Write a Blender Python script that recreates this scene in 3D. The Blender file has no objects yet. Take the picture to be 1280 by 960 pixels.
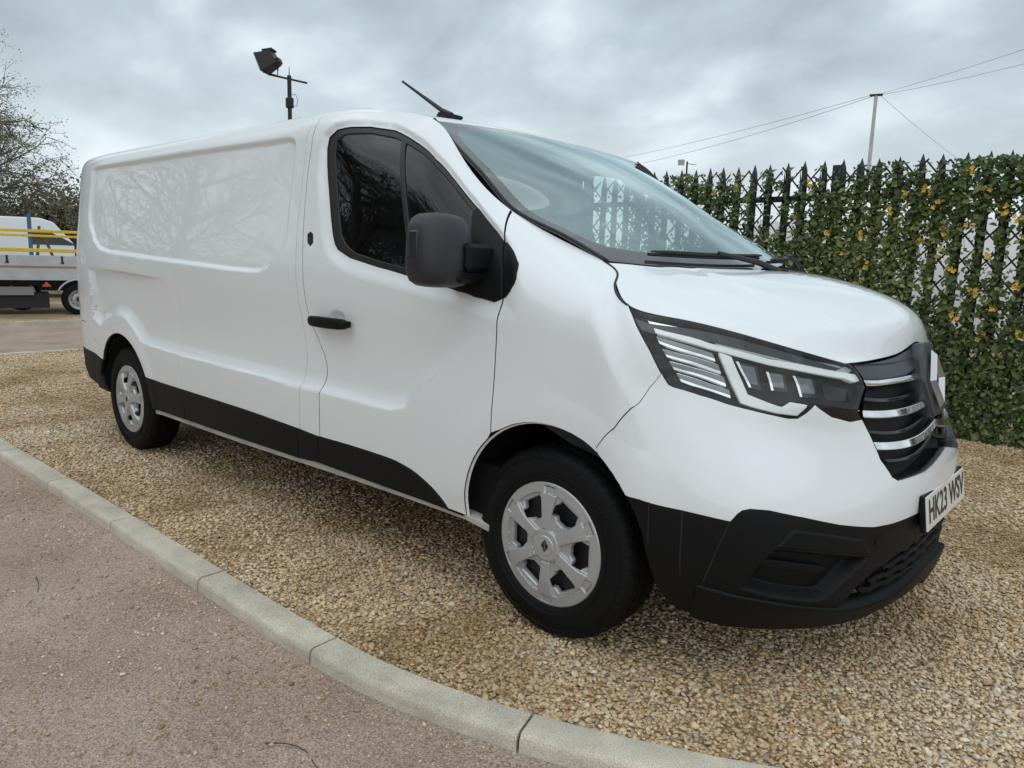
import bpy, bmesh, math, random
import numpy as np
from mathutils import Vector, Matrix, Euler
from mathutils.geometry import delaunay_2d_cdt
R=math.radians
scn=bpy.context.scene
COL=scn.collection
rnd=random.Random(7); npr=np.random.RandomState(11)

# ------------------------------------------------------------------ camera
cam=bpy.data.objects.new('camera',bpy.data.cameras.new('camera')); COL.objects.link(cam)
cam.location=(1.518866,-2.830851,1.294368); cam.rotation_euler=(1.407088,-0.028932,0.731111)
cam.data.sensor_width=36; cam.data.lens=26.281303; cam.data.clip_start=.05; cam.data.clip_end=3000
scn.camera=cam
# ------------------------------------------------------------------ sky and sun (overcast)
SUN_EL,SUN_AZ=R(55),R(292)
wd=bpy.data.worlds.new('World'); scn.world=wd; wd.use_nodes=True
nt=wd.node_tree; N=nt.nodes; L=nt.links
for n in list(N): N.remove(n)
def nd(t,**k):
    n=N.new(t)
    for a,b in k.items(): setattr(n,a,b)
    return n
out=nd('ShaderNodeOutputWorld'); bg=nd('ShaderNodeBackground'); bg.inputs['Strength'].default_value=.1
sky=nd('ShaderNodeTexSky',sky_type='NISHITA'); sky.sun_disc=False; sky.sun_elevation=SUN_EL; sky.sun_rotation=R(90)-SUN_AZ; sky.dust_density=3
tc=nd('ShaderNodeTexCoord'); sep=nd('ShaderNodeSeparateXYZ'); L.new(tc.outputs['Generated'],sep.inputs[0])
zc=nd('ShaderNodeMath',operation='MAXIMUM'); L.new(sep.outputs['Z'],zc.inputs[0]); zc.inputs[1].default_value=0
za=nd('ShaderNodeMath',operation='ADD'); L.new(zc.outputs[0],za.inputs[0]); za.inputs[1].default_value=.42
dx=nd('ShaderNodeMath',operation='DIVIDE'); L.new(sep.outputs['X'],dx.inputs[0]); L.new(za.outputs[0],dx.inputs[1])
dy=nd('ShaderNodeMath',operation='DIVIDE'); L.new(sep.outputs['Y'],dy.inputs[0]); L.new(za.outputs[0],dy.inputs[1])
cmb=nd('ShaderNodeCombineXYZ'); L.new(dx.outputs[0],cmb.inputs[0]); L.new(dy.outputs[0],cmb.inputs[1])
mp=nd('ShaderNodeMapping'); mp.inputs['Rotation'].default_value=(0,0,R(38)); mp.inputs['Scale'].default_value=(1.05,1.3,1); mp.inputs['Location'].default_value=(1.7,.6,0)
L.new(cmb.outputs[0],mp.inputs[0])
n1=nd('ShaderNodeTexNoise'); n1.inputs['Scale'].default_value=2.5; n1.inputs['Detail'].default_value=8; n1.inputs['Roughness'].default_value=.47; n1.inputs['Distortion'].default_value=.2
L.new(mp.outputs[0],n1.inputs['Vector'])
cr=nd('ShaderNodeValToRGB'); L.new(n1.outputs['Fac'],cr.inputs[0])
e=cr.color_ramp.elements; e[0].position=.36; e[0].color=(.31,.365,.40,1); e[1].position=.66; e[1].color=(.67,.74,.78,1)
el=e.new(.5); el.color=(.42,.495,.54,1)
# brighter veil low down, where one looks through to the lit gap under the cloud
hz=nd('ShaderNodeMapRange'); L.new(zc.outputs[0],hz.inputs[0]); hz.inputs[1].default_value=.02; hz.inputs[2].default_value=.26; hz.inputs[3].default_value=.6; hz.inputs[4].default_value=0; hz.clamp=True
mxh=nd('ShaderNodeMix',data_type='RGBA'); L.new(hz.outputs[0],mxh.inputs[0]); L.new(cr.outputs[0],mxh.inputs[6]); mxh.inputs[7].default_value=(.73,.80,.835,1)
# overcast skies are brighter overhead
zen=nd('ShaderNodeMapRange'); L.new(zc.outputs[0],zen.inputs[0]); zen.inputs[1].default_value=.25; zen.inputs[2].default_value=1; zen.inputs[3].default_value=9.6; zen.inputs[4].default_value=13
scl=nd('ShaderNodeVectorMath',operation='SCALE'); L.new(mxh.outputs[2],scl.inputs[0]); L.new(zen.outputs[0],scl.inputs['Scale'])
mxs=nd('ShaderNodeMix',data_type='RGBA'); mxs.inputs[0].default_value=.93; L.new(sky.outputs[0],mxs.inputs[6]); L.new(scl.outputs[0],mxs.inputs[7])
L.new(mxs.outputs[2],bg.inputs[0]); L.new(bg.outputs[0],out.inputs[0])
sl=bpy.data.lights.new('sun','SUN'); sl.energy=.6; sl.angle=R(110); sl.color=(1,.988,.97)
so=bpy.data.objects.new('sun',sl); COL.objects.link(so)
sd=Vector((math.cos(SUN_EL)*math.cos(SUN_AZ),math.cos(SUN_EL)*math.sin(SUN_AZ),math.sin(SUN_EL)))
so.rotation_euler=sd.to_track_quat('Z','Y').to_euler(); so.location=(0,0,30)
vs=scn.view_settings; scn.display_settings.display_device='sRGB'; vs.view_transform='Standard'; vs.look='None'; vs.exposure=.46; vs.gamma=1; vs.use_curve_mapping=False

# ------------------------------------------------------------------ helpers
def link(o,parent=None,**k):
    COL.objects.link(o)
    if parent is not None: o.parent=parent
    for a,b in k.items(): o[a]=b
    return o
def empty(name,loc=(0,0,0),rz=0,parent=None,**k):
    o=bpy.data.objects.new(name,None); o.location=loc; o.rotation_euler=(0,0,rz); o.empty_display_size=.2
    return link(o,parent,**k)
def dup(o,parent=None):
    c=o.copy(); COL.objects.link(c); c.parent=parent
    for ch in list(o.children): dup(ch,c)
    return c
class MB:
    def __init__(s): s.v=[];s.f=[];s.m=[];s.n=0
    def add(s,v,f,m=0):
        v=np.asarray(v,float).reshape(-1,3); s.v.append(v); 
        s.f+= [tuple(int(i)+s.n for i in q) for q in f]; s.m+=[m]*len(f); s.n+=len(v)
    def box(s,c,d,rot=None,m=0,bev=0):
        c=np.array(c,float);d=np.array(d,float)/2
        if bev>0:
            b=min(bev,d.min()*.9); V=[]
            for sx in (-1,1):
                for sy in (-1,1):
                    for sz in (-1,1):
                        g=np.array([sx,sy,sz])
                        for k in range(3):
                            q=g*(d-b); q[k]=g[k]*d[k]; V.append(q)
            V=np.array(V); id=lambda sx,sy,sz,k:((sx>0)*4+(sy>0)*2+(sz>0))*3+k
            F=[]
            for k in range(3):
                a,bx=[i for i in range(3) if i!=k]
                for sg in (-1,1):
                    def P(u,w):
                        g=[0,0,0]; g[k]=sg;g[a]=u;g[bx]=w; return id(*g,k)
                    F.append([P(-1,-1),P(1,-1),P(1,1),P(-1,1)])
                for sa in (-1,1):
                    for sb in (-1,1):
                        g0=[0,0,0];g0[a]=sa;g0[bx]=sb;g1=list(g0);g0[k]=-1;g1[k]=1
                        F.append([id(*g0,a),id(*g1,a),id(*g1,bx),id(*g0,bx)])
            for sx in (-1,1):
                for sy in (-1,1):
                    for sz in (-1,1): F.append([id(sx,sy,sz,0),id(sx,sy,sz,1),id(sx,sy,sz,2)])
            F2=[]
            for f in F:
                P3=V[f]; nn=np.cross(P3[1]-P3[0],P3[2]-P3[0])
                F2.append(f if nn@P3.mean(0)>0 else f[::-1])
            F=F2
        else:
            V=np.array([[x,y,z] for x in (-1,1) for y in (-1,1) for z in (-1,1)])*d
            F=[(0,1,3,2),(4,6,7,5),(0,4,5,1),(2,3,7,6),(0,2,6,4),(1,5,7,3)]
        if rot is not None: V=V@np.array(Euler(rot).to_matrix()).T
        s.add(V+c,F,m)
    def tube(s,pts,rad,n=8,m=0,cap=True):
        pts=np.array(pts,float);k=len(pts);rad=np.broadcast_to(np.array(rad,float),(k,))
        t=np.gradient(pts,axis=0);t/=np.maximum(np.linalg.norm(t,axis=1,keepdims=True),1e-9)
        up=np.array([0,0,1.]) if abs(t[0][2])<.9 else np.array([1.,0,0])
        a=np.cross(t[0],up);a/=np.linalg.norm(a);V=[]
        for i in range(k):
            a=a-t[i]*(a@t[i]);a/=np.linalg.norm(a);b=np.cross(t[i],a)
            an=np.linspace(0,2*np.pi,n,endpoint=False)
            V.append(pts[i]+rad[i]*(np.cos(an)[:,None]*a+np.sin(an)[:,None]*b))
        V=np.concatenate(V);F=[]
        for i in range(k-1):
            for j in range(n):
                j2=(j+1)%n;F.append((i*n+j,i*n+j2,(i+1)*n+j2,(i+1)*n+j))
        if cap: F+= [tuple(range(n))[::-1],tuple(range((k-1)*n,k*n))]
        s.add(V,F,m)
    def lathe(s,prof,n=48,axis='y',c=(0,0,0),m=0,fn=None):
        # prof: (r, h) along axis
        prof=np.array(prof,float);an=np.linspace(0,2*np.pi,n,endpoint=False);V=[]
        for i,(r,h) in enumerate(prof):
            rr=np.full(n,r) if fn is None else fn(i,r,an)
            q=np.zeros((n,3))
            if axis=='y': q[:,0]=rr*np.cos(an);q[:,2]=rr*np.sin(an);q[:,1]=h
            else: q[:,0]=rr*np.cos(an);q[:,1]=rr*np.sin(an);q[:,2]=h
            V.append(q+np.array(c))
        F=[]
        for i in range(len(prof)-1):
            for j in range(n):
                j2=(j+1)%n;F.append((i*n+j,(i+1)*n+j,(i+1)*n+j2,i*n+j2))
        s.add(np.concatenate(V),F,m)
    def mesh(s,name,mats,smooth=False,sharp=None):
        me=bpy.data.meshes.new(name); me.from_pydata(np.concatenate(s.v).tolist() if s.v else [],[],s.f)
        for m in (mats if isinstance(mats,(list,tuple)) else [mats]): me.materials.append(m)
        if s.m and max(s.m)>0: me.polygons.foreach_set('material_index',s.m)
        if smooth:
            me.polygons.foreach_set('use_smooth',[True]*len(s.f))
            if sharp: me.set_sharp_from_angle(angle=R(sharp))
        me.update(); return me
    def obj(s,name,mats,parent=None,smooth=False,sharp=None,fix=False,**k):
        me=s.mesh(name,mats,smooth,sharp)
        if fix:
            bm=bmesh.new();bm.from_mesh(me);bmesh.ops.recalc_face_normals(bm,faces=bm.faces);bm.to_mesh(me);bm.free()
        return link(bpy.data.objects.new(name,me),parent,**k)

# ------------------------------------------------------------------ materials
def mat(name,color=(.5,.5,.5),rough=.5,metal=0,coat=0,spec=.5,var=0,vscale=8,bump=0,bscale=60,emit=None,trans=0,alpha=1):
    m=bpy.data.materials.new(name);m.use_nodes=True;t=m.node_tree;b=t.nodes['Principled BSDF']
    b.inputs['Base Color'].default_value=(*color,1);b.inputs['Roughness'].default_value=rough;b.inputs['Metallic'].default_value=metal
    b.inputs['Coat Weight'].default_value=coat;b.inputs['Coat Roughness'].default_value=.03;b.inputs['Specular IOR Level'].default_value=spec
    b.inputs['Transmission Weight'].default_value=trans;b.inputs['Alpha'].default_value=alpha
    tcn=t.nodes.new('ShaderNodeTexCoord')
    if var:
        n=t.nodes.new('ShaderNodeTexNoise');n.inputs['Scale'].default_value=vscale;n.inputs['Detail'].default_value=6;n.inputs['Roughness'].default_value=.6
        t.links.new(tcn.outputs['Object'],n.inputs['Vector'])
        r=t.nodes.new('ShaderNodeValToRGB');r.color_ramp.elements[0].position=.3;r.color_ramp.elements[1].position=.7
        r.color_ramp.elements[0].color=(*[c*(1-var) for c in color],1);r.color_ramp.elements[1].color=(*[min(1,c*(1+var)) for c in color],1)
        t.links.new(n.outputs['Fac'],r.inputs[0]);t.links.new(r.outputs[0],b.inputs['Base Color'])
    if bump:
        n=t.nodes.new('ShaderNodeTexNoise');n.inputs['Scale'].default_value=bscale;n.inputs['Detail'].default_value=4
        t.links.new(tcn.outputs['Object'],n.inputs['Vector'])
        bp=t.nodes.new('ShaderNodeBump');bp.inputs['Strength'].default_value=bump;bp.inputs['Distance'].default_value=.01
        t.links.new(n.outputs['Fac'],bp.inputs['Height']);t.links.new(bp.outputs[0],b.inputs['Normal'])
    return m
def ramp(t,src,stops):
    r=t.nodes.new('ShaderNodeValToRGB');e=r.color_ramp.elements
    while len(e)>2: e.remove(e[-1])
    e[0].position,e[0].color=stops[0][0],(*stops[0][1],1);e[1].position,e[1].color=stops[1][0],(*stops[1][1],1)
    for p,c in stops[2:]:
        q=e.new(p);q.color=(*c,1)
    t.links.new(src,r.inputs[0]);return r
def glassmat(name,tint,transp,rough=.0,ior=1.5,boost=0,film=(.02,.025,.025),gcol=(1,1,1)):
    m=bpy.data.materials.new(name);m.use_nodes=True;t=m.node_tree
    for n in list(t.nodes): t.nodes.remove(n)
    o=t.nodes.new('ShaderNodeOutputMaterial');g=t.nodes.new('ShaderNodeBsdfGlossy');g.inputs['Roughness'].default_value=rough;g.inputs[0].default_value=(*gcol,1)
    tr=t.nodes.new('ShaderNodeBsdfTransparent');tr.inputs[0].default_value=(*tint,1)
    df=t.nodes.new('ShaderNodeBsdfDiffuse');df.inputs[0].default_value=(*film,1)
    m1=t.nodes.new('ShaderNodeMixShader');m1.inputs[0].default_value=transp;t.links.new(df.outputs[0],m1.inputs[1]);t.links.new(tr.outputs[0],m1.inputs[2])
    fr=t.nodes.new('ShaderNodeFresnel');gm=t.nodes.new('ShaderNodeNewGeometry');io=t.nodes.new('ShaderNodeMapRange');io.inputs[3].default_value=ior;io.inputs[4].default_value=1/ior;t.links.new(gm.outputs['Backfacing'],io.inputs[0]);t.links.new(io.outputs[0],fr.inputs[0])
    ad=t.nodes.new('ShaderNodeMath');ad.operation='MULTIPLY_ADD';ad.use_clamp=True;t.links.new(fr.outputs[0],ad.inputs[0]);ad.inputs[1].default_value=1.1;ad.inputs[2].default_value=boost
    m2=t.nodes.new('ShaderNodeMixShader');t.links.new(ad.outputs[0],m2.inputs[0]);t.links.new(m1.outputs[0],m2.inputs[1]);t.links.new(g.outputs[0],m2.inputs[2])
    t.links.new(m2.outputs[0],o.inputs[0]);return m
def paintmat():
    m=mat('white_paint',(.80,.81,.81),.45,0,1.0,.2);t=m.node_tree;b=t.nodes['Principled BSDF'];b.inputs['Coat Roughness'].default_value=.012;b.inputs['Coat IOR'].default_value=1.52
    tcn=t.nodes.new('ShaderNodeTexCoord')
    # faint road film low on the body and fine dust flecks
    n=t.nodes.new('ShaderNodeTexNoise');n.inputs['Scale'].default_value=5;n.inputs['Detail'].default_value=8;t.links.new(tcn.outputs['Object'],n.inputs['Vector'])
    s=t.nodes.new('ShaderNodeSeparateXYZ');t.links.new(tcn.outputs['Object'],s.inputs[0])
    mr=t.nodes.new('ShaderNodeMapRange');mr.inputs[1].default_value=.75;mr.inputs[2].default_value=.40;mr.inputs[3].default_value=.0;mr.inputs[4].default_value=.22;t.links.new(s.outputs['Z'],mr.inputs[0])
    mu=t.nodes.new('ShaderNodeMath');mu.operation='MULTIPLY';t.links.new(n.outputs['Fac'],mu.inputs[0]);t.links.new(mr.outputs[0],mu.inputs[1])
    mx=t.nodes.new('ShaderNodeMix');mx.data_type='RGBA';t.links.new(mu.outputs[0],mx.inputs[0]);mx.inputs[6].default_value=(.80,.825,.835,1);mx.inputs[7].default_value=(.50,.47,.42,1)
    t.links.new(mx.outputs[2],b.inputs['Base Color'])
    return m
M=dict(
 paint=paintmat(),
 plastic=mat('black_plastic',(.0048,.0053,.006),.5,bump=.12,bscale=900,spec=.2),
 plastic_soft=mat('mirror_plastic',(.022,.022,.027),.42,bump=.1,bscale=900),
 rubber=mat('black_rubber',(.012,.012,.013),.5),
 dark=mat('shadow_black',(.010,.010,.011),.8),
 gloss=mat('gloss_black',(.008,.008,.010),.09),
 greytrim=mat('grey_trim',(.055,.055,.062),.32,metal=.2),
 chrome=mat('chrome',(.78,.79,.80),.07,metal=1),
 silver=mat('silver_paint',(.47,.475,.48),.34,metal=.45,coat=.15),
 sill=mat('sill_grey',(.42,.40,.37),.55,var=.2),
 tyre=mat('tyre_rubber',(.0042,.0044,.0048),.62,spec=.2,bump=.1,bscale=300),
 rim=mat('black_rim',(.02,.02,.021),.45),
 drl=mat('light_guide',(.88,.90,.90),.22,coat=.6),
 blade=mat('blade_grey',(.22,.225,.23),.2,metal=.8),
 guide=mat('clear_guide',(.42,.45,.46),.18,coat=.6),
 lampgrey=mat('lamp_bezel',(.05,.052,.056),.25,metal=.5),
 lensdeep=mat('projector_lens',(.16,.17,.18),.04,metal=.6),
 glass=glassmat('windscreen_glass',(.72,.84,.79),.955,ior=1.52,boost=.23,film=(.25,.32,.31),gcol=(.80,.96,.96)),
 sideglass=glassmat('side_glass',(.40,.45,.43),.985,ior=1.5,boost=.0),
 farglass=glassmat('far_door_glass',(.80,.86,.84),.99,ior=1.5,boost=.0),
 lens=glassmat('lamp_lens',(.97,.985,.985),1.0,ior=1.4,boost=.0),
 plate=mat('plate_white',(.78,.78,.75),.25,coat=.4,var=.05),
 ink=mat('plate_ink',(.012,.012,.012),.35),
 cabin=mat('cab_grey',(.05,.052,.056),.7,bump=.1,bscale=400),
 seat=mat('seat_cloth',(.035,.037,.042),.9,bump=.3,bscale=500),
 lining=mat('roof_lining',(.32,.33,.33),.9),
)

# ---------- smooth surfaces of the van's skin (van space: x forward, y left, z up, origin under the front axle) ----------
def bs_w(t):
    return np.stack([(1-t)**3/6,(3*t**3-6*t**2+4)/6,(-3*t**3+3*t**2+3*t+1)/6,t**3/6],-1)
def bs_fit(G,it=6):
    G=np.asarray(G,float)
    def sm(C,ax):
        C=np.moveaxis(C,ax,0)
        E=np.concatenate([[2*C[0]-C[1]],C,[2*C[-1]-C[-2]]])
        R=(E[:-2]+4*E[1:-1]+E[2:])/6
        return np.moveaxis(R,0,ax)
    C=G.copy()
    for _ in range(it):
        C=C+(G-sm(sm(C,0),1))
    for ax in (0,1):
        C=np.moveaxis(C,ax,0)
        C=np.concatenate([[2*C[0]-C[1]],C,[2*C[-1]-C[-2]]])
        C=np.moveaxis(C,0,ax)
    return C
def bs_eval(C,u,v):
    u=np.asarray(u,float);v=np.asarray(v,float)
    nu,nv=C.shape[0]-2,C.shape[1]-2
    i=np.clip(np.floor(u).astype(int),0,nu-2);j=np.clip(np.floor(v).astype(int),0,nv-2)
    a=bs_w(u-i);b=bs_w(v-j)
    out=0
    for k in range(4):
        for l in range(4):
            out=out+(a[...,k]*b[...,l])[...,None]*C[i+k,j+l]
    return out
NR=14
ZB=[.27,.40,.55,.70,.90,1.10,1.27,1.45,1.62,1.74,1.82,1.875,1.915,1.938]
PZ=[.20,.27,.40,.55,.70,.90,1.10,1.27,1.45,1.62,1.74,1.82,1.875,1.915,1.938]
PY=[.92,.935,.948,.957,.965,.972,.974,.968,.948,.926,.910,.897,.873,.818,.72]
def prof(z): return np.interp(z,PZ,PY)
def side_grid():
    st=[]
    # body stations: x, width factor
    for x,k in ((-4.43,.86),(-4.355,.917),(-4.22,.958),(-3.9,.982),(-3.4,.990),(-2.8,.996),(-2.2,1.),(-1.7,.999),(-1.3,.996)):
        zs=np.array(ZB); st.append(np.c_[np.full(NR,x),prof(zs)*k,zs])
    # cab stations: x at sill, width factor, edge point, start height, power
    for x,k,(xe,ye,ze),zs0,pw in ((-.95,.993,(-1.10,.738,1.905),1.2,7),(-.62,.99,(-.80,.748,1.842),1.1,4.5),(-.36,.987,(-.625,.762,1.699),1.1,3.2),(-.14,.985,(-.325,.785,1.471),1.08,3.0),(.06,.981,(.055,.738,1.300),.98,4.0),(.2,.978,(.150,.808,1.232),.95,4.1)):
        fr=(np.array(ZB)-ZB[0])/(ZB[-1]-ZB[0])
        zs=ZB[0]+(ze-ZB[0])*fr
        t=np.clip((zs-zs0)/(ze-zs0),0,1)
        Y=np.where(zs<1.8,prof(np.minimum(zs,1.74)),0)
        Y=prof(np.minimum(zs,1.27))-np.maximum(zs-1.27,0)*.12
        ye0=Y[-1]*k
        Y=Y*k-(ye0-ye)*t**pw
        X=x+(xe-x)*np.clip((zs-1.0)/(ze-1.0),0,1)**1.5
        st.append(np.c_[X,Y,zs])
    L=[.20,.32,.45,.58,.70,.80,.88,.95]
    N=[ ([(.33,.86),(.335,.92),(.337,.94),(.338,.95),(.335,.948),(.33,.94),(.325,.932),(.315,.922)],(.250,.868,1.165)),
        ([(.52,.80),(.53,.87),(.54,.895),(.545,.90),(.525,.89),(.495,.87),(.475,.85),(.455,.84)],(.40,.82,1.136)),
        ([(.68,.68),(.70,.77),(.71,.79),(.70,.795),(.67,.77),(.625,.745),(.60,.74),(.585,.735)],(.545,.745,1.104)),
        ([(.80,.54),(.83,.62),(.835,.64),(.835,.635),(.805,.61),(.765,.60),(.735,.63),(.715,.63)],(.675,.64,1.062)),
        ([(.885,.36),(.92,.42),(.93,.43),(.935,.43),(.915,.42),(.875,.44),(.845,.48),(.825,.49)],(.79,.5,1.018)),
        ([(.93,.18),(.975,.21),(.975,.22),(.982,.22),(.972,.22),(.935,.23),(.905,.25),(.885,.26)],(.834,.26,1.022)),
        ([(.945,0),(.99,0),(.985,0),(.995,0),(.985,0),(.95,0),(.93,0),(.91,0)],(.851,0,1.057))]
    NN=[]
    for T,e in N:
        xs=[a for a,_ in T]+[e[0]];ys=[b for _,b in T]+[e[1]];zz=L+[e[2]]
        if e[0]<.3: zz=L+[1.03,1.10,e[2]];xs=xs[:-1]+[.306,.288,e[0]];ys=ys[:-1]+[.915,.900,e[1]]
        elif e[0]<.45: zz=L+[1.05,e[2]];xs=xs[:-1]+[.437,e[0]];ys=ys[:-1]+[.838,e[1]]
        zs=np.interp(np.linspace(0,1,NR),[0,.1,.2,.3,.4,.5,.6,.7,1],L+[e[2]])
        NN.append(np.c_[np.interp(zs,zz,xs),np.interp(zs,zz,ys),zs])
    st+=NN
    for k in (2,3):
        m=NN[-k].copy(); m[:,1]*=-1; st.append(m)
    G=np.array(st); G[:,:,1]*=-1
    return G
SG=side_grid()
SC=bs_fit(SG)
_a=SG[:,5,:]; UU=np.r_[0,np.cumsum(np.linalg.norm(np.diff(_a,axis=0),axis=1))]
UU=UU-np.interp(15,np.arange(len(UU)),UU)+.33   # U ~ x on the side
UC=UU[len(UU)-3]                             # U at the centre of the nose
VV=np.array(ZB[:11]+[1.885,1.945,2.04])
def W(U,V):
    U=np.asarray(U,float);V=np.asarray(V,float)
    return bs_eval(SC,np.interp(U,UU,np.arange(len(UU))),np.interp(V,VV,np.arange(NR)))
def Wn(U,V,f=W,h=.004):
    a=f(U+h,V)-f(U-h,V);b=f(U,V+h)-f(U,V-h)
    n=np.cross(a,b);return n/np.maximum(np.linalg.norm(n,axis=-1,keepdims=True),1e-12)
# bonnet grid: S 0 centre..1 edge, T 0 rear..1 front
BG=np.array([[(.36,0,1.285),(.31,.22,1.286),(.235,.44,1.289),(.15,.62,1.294),(.055,.738,1.300)],
[(.50,0,1.262),(.46,.24,1.258),(.38,.48,1.250),(.275,.67,1.240),(.150,.808,1.232)],
[(.62,0,1.235),(.58,.25,1.228),(.50,.50,1.213),(.385,.71,1.190),(.250,.868,1.165)],
[(.72,0,1.203),(.69,.23,1.193),(.615,.46,1.173),(.515,.66,1.155),(.40,.82,1.136)],
[(.80,0,1.165),(.775,.21,1.153),(.715,.42,1.135),(.637,.60,1.120),(.545,.745,1.104)],
[(.84,0,1.118),(.825,.18,1.108),(.785,.36,1.093),(.733,.51,1.079),(.675,.64,1.062)],
[(.851,0,1.057),(.848,.14,1.034),(.834,.27,1.022),(.815,.39,1.018),(.79,.50,1.018)]])
BG[:,:,1]*=-1
BG=np.concatenate([BG[:,1:2]*np.array([1,-1,1]),BG],1)
BC=bs_fit(BG)
def Bn(S,T): return bs_eval(BC,np.asarray(T,float)*6,1+np.asarray(S,float)*4)
# windscreen: S 0 centre..1 edge ; T 0 base..1 top
_e=[(.055,.738,1.300),(-.135,.770,1.393),(-.325,.785,1.471),(-.475,.777,1.589),(-.625,.762,1.699),(-.715,.756,1.773),(-.80,.748,1.842)]
_c=[(.36,0,1.262),(.165,0,1.382),(-.03,0,1.496),(-.225,0,1.605),(-.42,0,1.704),(-.615,0,1.793),(-.80,0,1.866)]
SCG=[]
for (c,e) in zip(_c,_e):
    c=np.array(c);e=np.array(e)
    SCG.append([np.r_[c[0]+(e[0]-c[0])*abs(s)**2.3,-e[1]*s,c[2]+(e[2]-c[2])*s**2] for s in (-.25,0,.25,.5,.75,1)])
SCG=np.array(SCG);SCC=bs_fit(SCG)
def Sc(S,T): return bs_eval(SCC,np.asarray(T,float)*6,1+np.asarray(S,float)*4)
# roof: S 0 centre..1 edge ; T 0 front..1 rear
def Rf(S,T):
    S=np.asarray(S,float);T=np.asarray(T,float)
    X=-.80+(-4.46+.80)*T
    # edge: follow the side surface's top edge by x
    ue=np.linspace(-5,.4,200);E=W(ue,np.full(200,VV[-1]))
    k=np.argsort(E[:,0])
    ye=np.interp(X,E[k,0],-E[k,1]);ze=np.interp(X,E[k,0],E[k,2])
    zc=np.interp(-X,[.80,.95,1.1,1.3,1.6,2.2,4.0,4.46],[1.866,1.905,1.938,1.966,1.982,1.988,1.985,1.975])
    xx=X+0*S
    return np.stack([xx,-ye*S,ze+(zc-ze)*(1-S**2.)],-1)

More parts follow.
